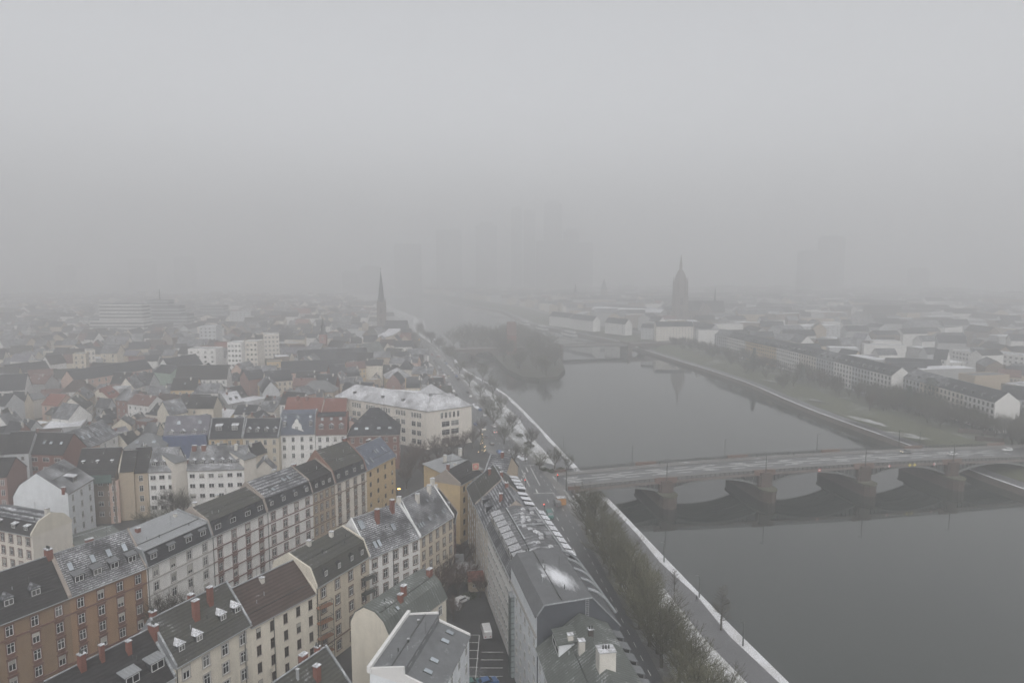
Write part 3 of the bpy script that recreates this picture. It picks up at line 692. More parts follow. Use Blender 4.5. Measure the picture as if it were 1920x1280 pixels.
# balconies between the cream mansard house and the white house
def balcony_stack(label, p, rz, w, d, zs, m):
    o = thing('balcony_tower', label, 'balcony', (p[0], p[1], 0), rz)
    for z in zs:
        s = MB(); s.box(0, w, -d, -.35, z - .2, z); b_ = s.build('balcony', m, o)
        r = MB()
        for k in range(9): x = .05 + (w - .1) * k / 8; r.box(x - .03, x + .03, -d, -d + .06, z, z + 1.0)
        r.box(0, w, -d - .02, -d + .08, z + 1.0, z + 1.08)
        for x in (.02, w - .02): r.box(x - .03, x + .03, -d + .08, -.35, z + .94, z + 1.0)
        r.build('railing', M_METAL, b_)
    for x in (.06, w - .06):
        s = MB(); s.box(x - .06, x + .06, -d - .08, -d - .02, .2, zs[-1] + .9); s.build('post', M_METAL, o)
bd = math.atan2(Bp[4][1] - Bp[3][1], Bp[4][0] - Bp[3][0])
balcony_stack('dark railed balcony stack on the cream mansard house beside the white house', ahead(Bp[3], Bp[2], 3.4), bd, 3.2, 1.7, [4, 7.4, 10.8, 14.2], M_METAL)
balcony_stack('rusty brown balcony stack where the plain cream house meets the mansard house', ahead(Bp[2], Bp[1], .3), bd, 3.4, 1.6, [4, 7.4, 10.8, 14.2], mk('balcony_rust', (.24, .12, .07), var=.2))

# ------------------------------------------------------------------ foreground block C
c1 = (-25.4, 104); c0 = (c1[0] - 17 * .47, c1[1] - 17 * .88)
house('house', 'dark mossy gabled roof at the bottom edge with red chimney and thin flue pipes', c0, c1, 12, 16.5, wall='grey', rf='mossy', rh=6, cols=4, style='plain', fire='R', firem=M_LEAD,
      chim=[(.72, 3.6, 2.4, .9, .9, M_CHR), (.74, 6.8, 1.6, 1.2, .9, M_CHR), (.45, 3.2, 1.8, .35, .35, M_CHW), (.55, 4.8, 1.8, .35, .35, M_GALV), (.9, 6.4, 1.2, .7, .7, M_CHR, 2)])
house('house', 'cream house with rounded blank gable wall and mossy green roof running back to red chimneys', (-22.6, 120.2), (-13.8, 136.5), 9.6, 16.4, prof=[(0, 16.4), (1.6, 19.2), (3.6, 20.6), (6.2, 20.9), (8.4, 19.4), (9.6, 17.2)], roof='multi', wall='palecream', rf='copper', cols=4, style='plain',
      ends=.05, chim=[(.45, 3.2, 2.0, 1.0, .8, M_CHR), (.35, 2.6, 1.6, .9, .8, M_CHR), (.94, 3.4, 1.6, 1.2, .8, M_CHR)], sky=[((.25,), 1.9, .8, .9)], gutter=False)
c3 = house('modern_house', 'modern pale house with broad white roof rims, grey felt roof and four skylights', (-19.2, 120.5), (-22.8, 103), 11.6, 18.6, roof='multi', prof=[(0, 20.8), (5.8, 21.6), (5.9, 20.2), (11.6, 18.2)], wall='coolwhite', rf='felt', cols=4, style='plain', ends=-.4,
      fire='LR', firem=mk('roof_rim_white', (.68, .67, .66), var=.05), gutter=False, back=4, sky=[((.12, .28, .62, .8), 8.6, 1.1, 1.6)], chim=[(.2, 3.2, .8, .25, .25, M_METAL), (.55, 3.6, .7, .25, .25, M_METAL)])
mb = MB(); mb.box(-.3, math.hypot(3.6, 17.5) + .3, -.35, .25, 20.5, 21.6); mb.build('roof_rim', mk('roof_rim_white', (.68, .67, .66)), c3)
for i in range(5): put_window(c3, 2 + i * 3.4, 5.93, 20.95, 1.6, .6, 'plain', 2, False)

# ------------------------------------------------------------------ riverside block D
D1p, D1q = (-6.2, 167), (.1, 137.8)
M_STRIPW = M_FRAME
d1 = house('apartment_block', 'long white riverside block with flat snow dusted roof, vents, domes and rows of box dormers', D1p, D1q, 15, 19.5, roof='mansard', prof=[(0, 19.5), (2.6, 23.5), (7, 24.4), (12.2, 23.5), (15, 19.5)], wall='white', rf='feltpatch', mans='tilesnow',
      cols=8, ww=3.2, wh=.85, fh=3.0, top=1.9, style='plain', back=7, chim=[(1.0, 3.2, 1.6, .8, 1.6, M_CHR, 2)])
L1 = math.hypot(6.3, 29.2)
for i in range(8):
    put_dormer(d1, 1.8 + i * 3.6, .9, 20.6, 2.7, 2.6, 1.5, 'shed', W['lightgrey'] if i % 3 == 1 else RF['slate'], RF['feltsnow'])
    put_dormer(d1, 1.6 + i * 3.6, 14.4, 20.0, 2.5, 2.5, 1.5, 'shed', RF['dark'], RF['snowy'], back=True)
mb = MB(); mb.box(.5, L1 - 9, 4.6, 4.9, 24.0, 24.35); mb.build('roof_kerb', M_LEAD, d1)
mb = MB(); mb.box(.5, L1 - .5, 11.6, 11.9, 23.6, 24.05); mb.build('roof_kerb', M_LEAD, d1)
mb = MB(); mb.box(13, 13.4, 4.9, 11.6, 24.3, 24.6); mb.build('roof_kerb', M_LEAD, d1)
for i, (x, y) in enumerate([(6, 7.6), (8.4, 7.2), (8.6, 8.4), (10, 7.0), (10.6, 8.3), (11.2, 6.6), (16, 7.2), (17.6, 8.0), (18.4, 8.4), (19.6, 8.8), (21.5, 8.4), (14, 6.2), (24, 7.0), (26, 9.4), (5, 10.3), (3.0, 8.5)]):
    mb = MB(); mb.box(-.5, .5, -.5, .5, 0, .3); mb.cone((0, 0), .52, .3, .3, .55, 8); o = mb.build('roof_vent', M_CAP, d1); o.location = (x, y, 24.0 if y > 9 else 24.3)
for i, x in enumerate((4, 12, 20)):
    mb = MB(); mb.box(-.8, .8, -.6, .6, 0, .9); mb.box(-.9, .9, -.7, .7, .9, 1.0); o = mb.build('ventilation_box', mk('vent_box_metal', (.20, .2, .21), snow=.4), d1); o.location = (x, 10.4, 23.9)
p0 = (-9.2, 182)
d0 = house('row_house', 'grey tiled house with snow streaked roof just behind the long white block', (-10.2, 186), ahead((-10.2, 186), (-6.2, 167), 18.8), 15, 18.6, wall='warmwhite', rf='slatesnow', rh=6.5, cols=5, style='plain', fire='LR', firem=HM_, back=4,
      dorm=[((.2, .5), 1.2, 2.2, 1.6, 'shed', RF['slatesnow'])], chim=[(.6, 5, 2.2, .8, .8, M_CHR), (.35, 7.5, 1.4, 1.4, .8, M_CHR, 2)])
for i in range(4): put_dormer(d0, 3 + i * 4, 13.9, 19.6, 2.2, 1.9, 1.0, 'shed', RF['dark'], RF['snowy'], back=True)
d00 = house('row_house', 'house with lead ridge and two chimneys next to the junction, brown and grey roof planes', (-13.6, 203), (-10.3, 186.6), 16, 18, wall='tan', rf='mossy', rh=6.5, cols=4, style='plain', fire='L', firem=M_LEAD, back=4, chim=[(.3, 6, 2, .8, .8, M_CHR), (.7, 8.4, 1.6, .8, .8, M_CHR)])
for i in range(4): put_dormer(d00, 3 + i * 3.4, 14.9, 19, 2.2, 1.9, 1.0, 'shed', RF['dark'], RF['snowy'], back=True)
house('corner_house', 'corner house with zinc grey hipped roof and round sign board facing the square', P(842, 893, 18), P(905, 880, 18), 17, 18, roof='hip', rh=4.6, wall='yellow', rf='zinc', cols=4, style='brown', side=[(1, (4, 8, 12))],
      chim=[(.2, 7, 1.2, .9, .9, M_CHW), (.75, 9, 1.4, 1, 1, M_CHW)])
house('corner_house', 'house with snow streaked dark roof and white skylights right beside the road junction', P(905, 892, 18), P(945, 896, 18), 15, 17.5, roof='gable', rh=5.5, wall='tan', rf='slatesnow', cols=3, style='brown', fire='L', firem=M_LEAD, sky=[((.3, .6), 2.5, 1, 1.8)], chim=[(.6, 7, 1.8, .9, .9, M_CHR)])
# round no-entry like emblem board on the yellow wall
o = thing('emblem_board', 'small white board with a red ring mounted above the yellow house by the junction', 'sign', (*P(892, 884, 20), 20.2), .3)
mb = MB(); mb.box(-1.1, 1.1, 0, .15, .3, 2.6); mb.build('board', W['tan'], o)
mb = MB()
for k in range(20):
    a, b_ = k * math.pi / 10, (k + 1) * math.pi / 10
    mb.box(min(0.8 * math.cos(a), 0.8 * math.cos(b_)) - .08, max(0.8 * math.cos(a), 0.8 * math.cos(b_)) + .08, -.05, -.01, 1.5 + min(0.8 * math.sin(a), 0.8 * math.sin(b_)) - .08, 1.5 + max(0.8 * math.sin(a), 0.8 * math.sin(b_)) + .08)
mb.build('ring', mk('sign_red', (.5, .08, .1), var=.05), o)

# slate-clad block: felt roof with one thin drift of snow blown across it
_m, _nt, _b = nodes_of('roof_felt_drift'); _tc = N(_nt, 'ShaderNodeTexCoord'); _mp = N(_nt, 'ShaderNodeMapping'); _mp.vector_type = 'TEXTURE'
_mp.inputs['Location'].default_value = (13.0, 6.4, 25.7); _mp.inputs['Rotation'].default_value = (0, 0, .28); _mp.inputs['Scale'].default_value = (8.5, 2.9, 8)
_nt.links.new(_tc.outputs['Object'], _mp.inputs[0]); _g = N(_nt, 'ShaderNodeTexGradient', gradient_type='SPHERICAL'); _nt.links.new(_mp.outputs[0], _g.inputs[0])
_m2 = N(_nt, 'ShaderNodeMapping'); _m2.inputs['Scale'].default_value = (.35, 1.6, 1); _nt.links.new(_tc.outputs['Object'], _m2.inputs[0])
_s = mth(_nt, 'MULTIPLY', ramp(_nt, mth(_nt, 'ADD', _g.outputs['Fac'], mth(_nt, 'MULTIPLY', mth(_nt, 'SUBTRACT', noise(_nt, _m2.outputs[0], 1.0, 5, .75), .5), 1.1)), .18, .75), .85)
_c = mix(_nt, ramp(_nt, noise(_nt, _tc.outputs['Object'], .5, 5), .3, .7), (.105, .108, .112), (.14, .143, .148))
_nt.links.new(mix(_nt, _s, _c, SNOW), _b.inputs['Base Color']); RF['feltdrift'] = _m
d2p, d2q = (-.2, 136.9), (4.4, 114.8)
L2 = math.hypot(4.6, 22.1)
d2 = house('apartment_block', 'grey felt roofed block with drifted snow patch and dark slate clad end wall', d2p, d2q, 15.5, 20, roof='multi', prof=[(0, 23.6), (1.3, 25.4), (10.2, 25.9), (15.5, 20.2)], wall='coolwhite', rf='feltdrift', cols=6, ww=1.2, wh=1.5, style='plain', gutter=False, ends=.1, skiprows=())
mb = MB(); mb.prismx([(.02, 12), (.02, 23.5), (1.3, 25.35), (10.2, 25.85), (15.48, 20.2), (15.48, 12)], L2 + .01, L2 + .16); mb.build('slate_cladding', W['slatewall'], d2)
mb = MB(); mb.prismx([(.02, .1), (.02, 12), (15.48, 12), (15.48, .1)][::-1], L2 + .01, L2 + .12); mb.build('end_wall', W['slatewall'], d2)
mb = MB()
for (ya, za), (yb_, zb2) in (((0, 23.7), (1.3, 25.55)), ((1.3, 25.55), (10.2, 26.05)), ((10.2, 26.05), (15.5, 20.3))):
    mb.tube((L2 + .2, ya, za), (L2 + .2, yb_, zb2), .14, .14, 6)
mb.build('verge_trim', M_LEAD, d2)
for i in range(5):   # curved lead ribs of the river-side attic
    mb = MB(); x = 1.5 + i * 4.4
    for k in range(8):
        t0, t1 = k / 8, (k + 1) / 8
        f = lambda t: (10.4 + 5.6 * t, 26.0 - 5.2 * t + 1.0 * math.sin(math.pi * t))
        mb.tube((x, *f(t0)), (x, *f(t1)), .3, .3, 6)
    mb.build('roof_rib', M_LEAD, d2)
mb = MB(); mb.box(-.6, .6, -.45, .45, 0, .35); o = mb.build('roof_hatch', M_CAP, d2); o.location = (12, 4, 25.6)
lad = MB()
for y in (8.9, 9.5): lad.box(L2 + .3, L2 + .36, y - .03, y + .03, 20.5, 26.3)
for k in range(16): lad.box(L2 + .3, L2 + .36, 8.9, 9.5, 20.8 + k * .35, 20.85 + k * .35)
lad.build('ladder', M_GALV, d2)
# glazed lift tower
lt = thing('lift_tower', 'narrow green glass lift tower with steel grid against the white block', 'tower', (1.0, 137.2, 0), math.atan2(-22.1, 4.6))
mb = MB(); mb.box(1.2, 3.4, -1.9, -.25, 0, 17.5); mb.build('glass_shaft', mk('lift_glass', (.33, .37, .375), rough=.15, spec=.5, var=.15), lt)
mb = MB()
for k in range(15): mb.box(1.1, 3.5, -2.0, -1.9, k * 1.2, k * 1.2 + .14); mb.box(3.4, 3.5, -1.9, -.25, k * 1.2, k * 1.2 + .14)
for x in (1.1, 1.85, 2.6, 3.4): mb.box(x, x + .1, -2.02, -1.92, 0, 17.5)
mb.build('steel_grid', mk('steel_green', (.09, .105, .10), rough=.5), lt)
mb = MB(); mb.box(1.0, 3.6, -2.1, -.2, 17.5, 17.8); mb.build('roof', M_LEAD, lt)
# green copper roofed house at the bottom
d3p, d3q = (4.6, 114.4), (8.6, 88)
d3 = house('house', 'white house with green grey metal roof, white chimneys and box dormers, bottom centre', d3p, d3q, 15, 18, roof='multi', prof=[(0, 18), (7.4, 23.6), (12.6, 21.4), (15, 17.6)], wall='coolwhite', rf='copper', cols=6, style='plain', back=6, ends=.1, gutter=True,
      chim=[(.22, 4.4, 2.0, .9, .9, M_CHW), (.36, 5.4, 2.2, 1.0, 1.0, M_CHW), (.27, 7.6, 1.2, .8, .8, mk('chimney_dark', (.07, .06, .055)), 2), (.6, 7.6, 2.8, 2.2, 2.6, M_CHW, 3)])
put_dormer(d3, 4.2, 2.3, 19.8, 5.0, 2.2, .72, 'shed', W['coolwhite'], RF['copper'])
for i in range(6): put_dormer(d3, 2 + i * 3.6, 14.6, 18.2, 2.0, 1.9, 1.6, 'shed', RF['dark'], RF['felt'], back=True)
# ------------------------------------------------------------------ middle distance, placed one by one
def xat(poly, y):
    for a, b_ in zip(poly, poly[1:]):
        if a[1] <= y <= b_[1]: return lerp(a[0], b_[0], (y - a[1]) / max(1e-6, b_[1] - a[1]))
    return poly[-1][0]
NH = [0]
def mid(label, L, Rr, z=16, D=12, roof='gable', rh=6, wall='white', rf='slate', cols=4, rows=3, name='house', cat='house', style='plain', **kw):
    a = P(*L, z); b_ = P(*Rr, z)
    kw.setdefault('detail', False)
    return house(name, label, a, b_, D, z, roof=roof, rh=rh, wall=wall, rf=rf, cols=cols, rows=rows, style=style, cat=cat, gutter=kw.pop('gutter', False), **kw)
SN = RF['snowy']
mid('cream house with black roof and four snowy gabled dormers left of blue slate roof', (455, 820), (522, 819), 15, wall='cream', rf='slate', rh=6.5, dorm=[((.14, .38, .63, .87), 1.5, 1.6, 1.5, 'gable', SN)], fire='LR', firem=M_LEAD, detail=True)
mid('white house with blue slate mansard and curved baroque gable in the middle', (524, 815), (591, 813), 15, roof='mansard', prof=[(0, 15), (3.2, 22.5), (7, 24), (11, 22), (12, 15)], mans='bluegrey', wall='white', rf='bluegrey', fire='LR', firem=M_LEAD, detail=True,
    dorm=[((.13, .87), 1.2, 1.5, 2.2, 'gable', SN)], sky=[((.15, .5, .85), 2.8, 1.2, 1.2)])
bgab = thing('baroque_gable', 'curved white baroque gable with a round headed window on the blue slate roof', 'gable', (*P(557, 813, 15), 15.0), 0)
mb = MB(); oc = [(-3.2, 0), (-3.0, 1.2), (-2.2, 2.0), (-1.9, 3.6), (-1.5, 4.3), (-.9, 4.8), (-.7, 5.8), (0, 6.4), (.7, 5.8), (.9, 4.8), (1.5, 4.3), (1.9, 3.6), (2.2, 2.0), (3.0, 1.2), (3.2, 0)]
n = len(oc); mb.mesh([(x, -.3, z) for x, z in oc] + [(x, .4, z) for x, z in oc], [tuple(range(n)), tuple(range(n, 2 * n))[::-1]] + [(i, i + n, (i + 1) % n + n, (i + 1) % n) for i in range(n)]); mb.build('gable_wall', W['white'], bgab)
put_window(bgab, 0, -.3, 2.2, 1.3, 2.0, 'plain')
mid('red brown mansard house with white ornate dormers between blue slate roof and big corner roof', (592, 815), (650, 813), 15, roof='mansard', prof=[(0, 15), (3, 22), (7, 23), (11, 22), (12, 15)], mans='reddull', wall='white', rf='slate', fire='LR', firem=M_CHR, detail=True,
    dorm=[((.17, .5, .82), .8, 2.0, 1.8, 'gable', SN)], sky=[((.2, .5, .8), 2.5, 1.2, 1.4)])
mid('brick corner house with very large dark hipped roof and four roof windows beside the school', (653, 817), (748, 814), 15, D=17, roof='hip', rh=10, wall='brick', rf='slate', cols=6, dorm=[], sky=[((.15, .36, .6, .82), 1.8, 1.6, 1.2)], detail=True, side=[(1, (4, 9, 14))])
mid('house with broad red tiled roof behind the blue slate roofed house, left of the two', (532, 775), (600, 776), 13, wall='warmwhite', rf='red', rh=7, chim=[(.3, 5, 2.2, 1.2, .9, M_CHR), (.55, 5, 2.2, 1.2, .9, M_CHR)])
mid('house with red tiled roof behind the red brown mansard house, right of the two', (602, 774), (648, 773), 13, wall='warmwhite', rf='red', rh=6)
mid('house with two large snow topped dormers and yellowish balconies behind the scaffolded one', (391, 822), (454, 820), 14, wall='yellow', rf='slate', rh=7, dorm=[((.27, .75), 2.2, 2.6, 2.0, 'shed', SN)], fire='LR', firem=M_LEAD, detail=True)
sc = mid('house under lilac grey roof whose front is covered by blue scaffold netting', (306, 822), (389, 819), 14, wall='grey', rf='lilac', rh=8, cols=5, dorm=[((.16, .42, .68, .9), 1.0, 2.0, 1.2, 'gable', SN)], sky=[((.3, .78), 4, 1.6, 1.8)], detail=True)
mb = MB(); mb.box(.3, 17.5, -1.6, -.5, 0, 15.2); mb.build('scaffold_net', mk('blue_scaffold_net', (.09, .115, .20), var=.3, nscale=.6), sc)
mid('low grey hipped roof with two bright skylights left of the blue netting', (232, 842), (303, 840), 12, roof='hip', rh=5, wall='cream', rf='felt', sky=[((.3, .75), 2.2, 1.6, 1.6)])
mid('white apartment house with ribbed grey roof and snowy dormers, left part beside the stair tower', (278, 884), (328, 882), 16, wall='white', rf='tilesnow', rh=6.5, cols=3, ww=1.8, wh=1.5, rows=5, dorm=[((.16, .5, .84), 1.3, 1.6, 1.4, 'gable', SN)], detail=True, name='apartment_house')
mid('white apartment house with seven snowy dormers and balconies right of the stair tower', (351, 881), (457, 878), 16, wall='white', rf='tilesnow', rh=6.5, cols=6, ww=1.8, wh=1.5, rows=5, dorm=[((.08, .24, .4, .58, .72, .9), 1.3, 1.6, 1.4, 'gable', SN)], chim=[(.05, 5, 1.8, 1.4, .8, M_CHR), (.22, 5, 1.8, 1.4, .8, M_CHR), (.8, 5, 1.8, 1, .8, M_CHW)], detail=True, name='apartment_house')
mid('pale stair tower with mono pitch roof standing in front of the white apartment house', (327, 868), (350, 862), 19, D=7, roof='multi', prof=[(0, 19), (7, 21)], wall='warmwhite', rf='felt', cols=1, rows=0, name='stair_tower', cat='tower')
mid('slim white stair tower with slanted roof at the right end of the white apartment house', (457, 862), (480, 855), 19, D=7, roof='multi', prof=[(0, 19), (7, 21)], wall='warmwhite', rf='felt', cols=1, rows=0, name='stair_tower', cat='tower')
mid('narrow dark roofed beige house left of the white apartment house', (250, 886), (277, 884), 16, wall='tan', rf='dark', rh=7, cols=1, rows=5)
mid('beige house with tall blank pale gable wall and dark roof', (222, 884), (250, 882), 17, D=11, wall='tan', rf='dark', rh=5.5, cols=1, rows=0, fire='L', firem=HW_)
mid('slim tan building with a column of five small windows beside the blank gable wall', (204, 905), (222, 903), 14, D=6, roof='flat', wall='pinkish', rf='felt', cols=1, rows=4)
mid('grey house front with green safety net below a dark roof behind the white gabled house', (140, 896), (215, 893), 16, D=13, wall='brown', rf='dark', rh=8, cols=4, rows=4, ww=1.6, wh=1.6, dorm=[((.12, .48, .85), 3, .8, .8, 'shed', SN)], detail=True)
mb = MB(); a = P(140, 896, 16); b_ = P(215, 893, 16)
net = tag(mb.build('safety_net', mk('green_net', (.08, .12, .11), var=.3)), 'green safety net stretched along the eave of the grey house', 'net')
l_, rz_ = frame2(a, b_); mb = MB(); mb.box(1, l_ - .5, -1.3, -1.2, 14.2, 17); net.data = mb.data('safety_net', mk('green_net', (.10, .19, .17))); net.location = (a[0], a[1], 0); net.rotation_euler = (0, 0, rz_)
g0 = P(127, 925, 17)
house('house', 'white house with large blank white gable wall and snow ribbed roof at the left', g0, (g0[0] - 1.5, g0[1] + 15), 15.5, 17, wall='coolwhite', rf='tilesnow', rh=5.5, prof=[(0, 17), (8.5, 23.5), (13.5, 20), (15.5, 16.5)], roof='multi', cols=3, style='plain', ends=.02, dorm=[((.5,), 1.6, 2.6, 1.8, 'shed', SN)], chim=[(.02, 1.2, 1, .9, .9, M_CHR)], gutter=False)
g1 = P(60, 1003, 14.5); g2 = (g1[0] - 20 * .94, g1[1] + 20 * .35)
house('house', 'pinkish white house with blank cream end wall and mossy roof at the left edge', g2, g1, 11, 14.5, wall='warmwhite', rf='slatesnow', rh=4.5, roof='mansard', prof=[(0, 14.5), (2, 17.2), (5.5, 18.4), (9, 17), (11, 14.5)], mans='dark', cols=6, style='sand', fire='R', firem=HW_, dorm=[((.3, .62, .86), .4, 1.6, 1.2, 'shed', SN)], chim=[(.96, 5, 1.8, .9, .9, M_CHW)])
mid('low shed with plain green grey roof in the courtyard behind the orange house', (150, 1030), (232, 1004), 7, D=13, rh=1.5, wall='tan', rf='copper', cols=3, rows=1)
mid('light grey apartment house with columns of small dark windows near the left edge', (8, 850), (53, 848), 17, wall='lightgrey', rf='dark', rh=6.5, cols=2, rows=5, ww=.9, wh=1.3, style='dark')
mid('brick red house with white window bands and dark roof near the left edge', (53, 850), (118, 852), 16, wall='brick', rf='dark', rh=6.5, cols=3, rows=4, ww=2.6, wh=1.6, sky=[((.3, .5, .8), 3, 1.1, 1.2)])
mid('brick house continuing the red one under a snow dusted roof', (120, 850), (157, 842), 15, wall='brick', rf='slatesnow', rh=6.5, cols=3, rows=3, sky=[((.5,), 3, 1.4, 1.2)])
mid('pink framed house with snow speckled roof below the white snow flat roof', (158, 840), (187, 832), 15, wall='pinkish', rf='slatesnow', rh=6.5, cols=3, rows=3, sky=[((.3, .7), 3, 1.1, 2)])
mid('white end house with a row of bright skylights at the end of the brick terrace', (188, 830), (221, 814), 15, wall='white', rf='slatesnow', rh=6, cols=2, rows=3, sky=[((.2, .4, .65, .8), 2.4, 1, 2)])
mid('pinkish brick house with dark roof cut by the left edge', (-70, 896), (12, 893), 14, wall='rose', rf='dark', rh=5, cols=5, rows=4)
mid('black roofed house at the left edge beside the light grey apartment house', (-60, 850), (7, 851), 16, wall='grey', rf='dark', rh=6, cols=3, rows=4)
mid('flat roofed hall covered in clean snow behind the brick terrace', (76, 806), (152, 800), 9, D=20, roof='flat', wall='grey', rf='snowy', cols=3, rows=1)
mid('white house with long dark roof and blank pale gable wall at the left edge', (-60, 736), (46, 730), 15, wall='white', rf='slate', rh=8, cols=6, rows=3, D=16)
mid('small house with glowing orange red tiled roof among dark roofs at the left', (78, 758), (108, 760), 10, wall='pinkish', rf='red', rh=5, cols=2, rows=1)
mid('tiny house with a yellow gable front amid dark roofs', (178, 744), (196, 744), 10, wall='yellow', rf='slatesnow', rh=4, cols=1, rows=1)
mid('cream gabled house with snowy grey roof and small skylights', (318, 778), (352, 772), 13, wall='palecream', rf='slatesnow', rh=6, cols=3, rows=2, sky=[((.3, .7), 2.4, 1, 1.4)])
mid('pale yellow house with plain windowless wall right of the cream gabled house', (368, 765), (400, 765), 14, D=10, wall='cream', rf='dark', rh=5, cols=1, rows=0)
mid('white gabled house with one small window in snowy dark surroundings', (97, 782), (128, 786), 11, wall='white', rf='slatesnow', rh=6, cols=1, rows=1)
mid('long salmon coloured terrace with dark roof running behind the old quarter', (140, 714), (285, 690), 14, wall='pinkish', rf='slate', rh=6, cols=12, rows=3)
mid('pink roofed house at the right end of the salmon terrace', (243, 690), (273, 688), 15, wall='pinkish', rf='reddull', rh=7, cols=3, rows=2)
mid('building wrapped in sea green netting below long dark roof', (288, 697), (320, 700), 16, wall='green', rf='slate', rh=4, cols=3, rows=0)
mid('long white house with plain black roof in front of the white tower blocks', (328, 712), (425, 710), 14, wall='white', rf='dark', rh=8, cols=8, rows=3)
mid('flat roofed white box covered in bright snow right of the long white house', (406, 728), (440, 724), 8, D=16, roof='flat', wall='lightgrey', rf='snowy', cols=3, rows=1)
mid('dark roofed white house on the corner above the green netting', (320, 693), (380, 682), 15, wall='white', rf='slate', rh=7, cols=5, rows=2)
for i, (l, L, Rr, z, w_) in enumerate([('white slab apartment tower with stepped top, leftmost of the three white blocks', (352, 655), (404, 655), 24, 'white'), ('pale apartment tower with dark window columns, middle of the three white blocks', (426, 643), (452, 643), 31, 'white'),
        ('beige white apartment tower, right of the three white blocks', (453, 641), (482, 641), 31, 'warmwhite'), ('hazy beige apartment block behind the three white towers', (494, 628), (523, 627), 30, 'warmwhite'),
        ('pale flat roofed high block in haze behind the white slab', (373, 612), (405, 612), 26, 'lightgrey')]):
    mid(l, L, Rr, z, D=14, roof='flat', wall=w_, rf='feltsnow', cols=4, rows=8, ww=1.6, wh=1.6, name='apartment_tower', cat='tower block')
def bands(label, dist, px0, px1, levels, wall, mast=None):
    """terraced tower with white floor bands; levels = list of (x fraction range, bottom, top)"""
    p0 = D_(px0, dist); p1 = D_(px1, dist); w_ = p1[0] - p0[0]
    o = thing('banded_high_rise', label, 'high-rise', (p0[0], p0[1], 0)); FOOT.append((p0[0] + w_ / 2, dist + 10, w_ / 2))
    for a, b_, z0, z1 in levels:
        mb = MB(); mb.box(a * w_, b_ * w_, 1 + (1 - b_ + a) * 2, 18 - (1 - b_ + a) * 2, z0, z1); mb.build('core', mk('dark_glazing', (.10, .11, .12), var=.1), o)
        z = z0 + 2
        while z < z1 + .1:
            mb = MB(); mb.box(a * w_ - .6, b_ * w_ + .6, 0 + (1 - b_ + a) * 2, 19 - (1 - b_ + a) * 2, z - 1.4, z + .15); mb.build('balcony_band', W[wall], o); z += 4.1
    if mast:
        mb = MB(); mb.cone((mast[0] * w_, 9), .8, .3, levels[-1][3], levels[-1][3] + mast[1], 6); mb.build('mast', M_METAL, o)
    return o
bands('white terraced high-rise with bold horizontal balcony bands, left of the pair in the haze', 790, 176, 271, [(-.06, 1, 0, 23), (.14, .98, 23, 42)], 'white')
bands('pale banded high-rise with rooftop mast, right of the pair in the haze', 860, 270, 350, [(0, 1.05, 0, 26), (.0, .85, 26, 36), (.1, .6, 36, 43)], 'lightgrey', (.34, 14))
bands('grey block with dark window bands right of the banded high-rises', 960, 372, 427, [(0, 1, 0, 22), (.1, .9, 22, 30)], 'grey')
mid('hazy pale block with flat roof right of the grey banded block', (432, 585), (470, 584), 25, D=14, roof='flat', wall='lightgrey', rf='feltsnow', cols=5, rows=5, name='apartment_tower', cat='tower block')
mid('beige tower house with vertical dark stripe on the hillside quarter', (136, 665), (160, 664), 24, D=12, roof='flat', wall='cream', rf='felt', cols=2, rows=5)
mid('narrow white and beige house beside the striped beige tower house', (163, 658), (178, 657), 22, D=12, roof='flat', wall='warmwhite', rf='felt', cols=2, rows=5)
mid('beige house with pointed gable in the hazy left quarter', (188, 662), (219, 662), 18, wall='cream', rf='slatesnow', rh=6, cols=2, rows=2)
mid('yellow box building with flat dark cornice near the centre left', (500, 680), (527, 679), 16, D=12, roof='flat', wall='yellow', rf='felt', cols=2, rows=1)
mid('very long low hall with dark slate roof across the centre left', (528, 700), (652, 694), 12, D=18, wall='pinkish', rf='slate', rh=7, cols=10, rows=1)
mid('hall with dark roof and small white pointed gable in the hazy centre left', (560, 676), (690, 670), 13, D=16, wall='grey', rf='slate', rh=7, cols=10, rows=1)
mid('yellow classical house front with two rows of windows beneath dull roof', (651, 692), (686, 690), 14, wall='yellow', rf='reddull', rh=4, cols=5, rows=2)
mid('house with steep green grey roof and cream gable beside the hall', (684, 668), (722, 660), 13, wall='cream', rf='copper', rh=9, cols=3, rows=1)
mid('brick red end house with plain wall in the old quarter centre', (466, 712), (498, 708), 14, wall='rose', rf='slate', rh=5, cols=2, rows=0)
mid('dull red roofed house right of the brick red end house', (500, 716), (548, 712), 13, wall='cream', rf='slate', rh=6, cols=5, rows=2)
mid('house with red facade next to the yellow classical front', (620, 700), (650, 698), 14, wall='rose', rf='slate', rh=5, cols=2, rows=1)
mid('yellow museum like hall with snowy light hipped roof above the school', (724, 710), (770, 708), 10, D=18, roof='hip', rh=6, wall='yellow', rf='feltsnow', cols=5, rows=1)
mid('white annexe with long snowy flat roof directly behind the school', (690, 735), (778, 739), 9, D=10, roof='flat', wall='white', rf='snowy', cols=5, rows=1)
mid('grey hipped roofed house beside the dark steep roof at centre', (560, 735), (625, 735), 12, roof='hip', rh=6, wall='tan', rf='felt', cols=4, rows=1)
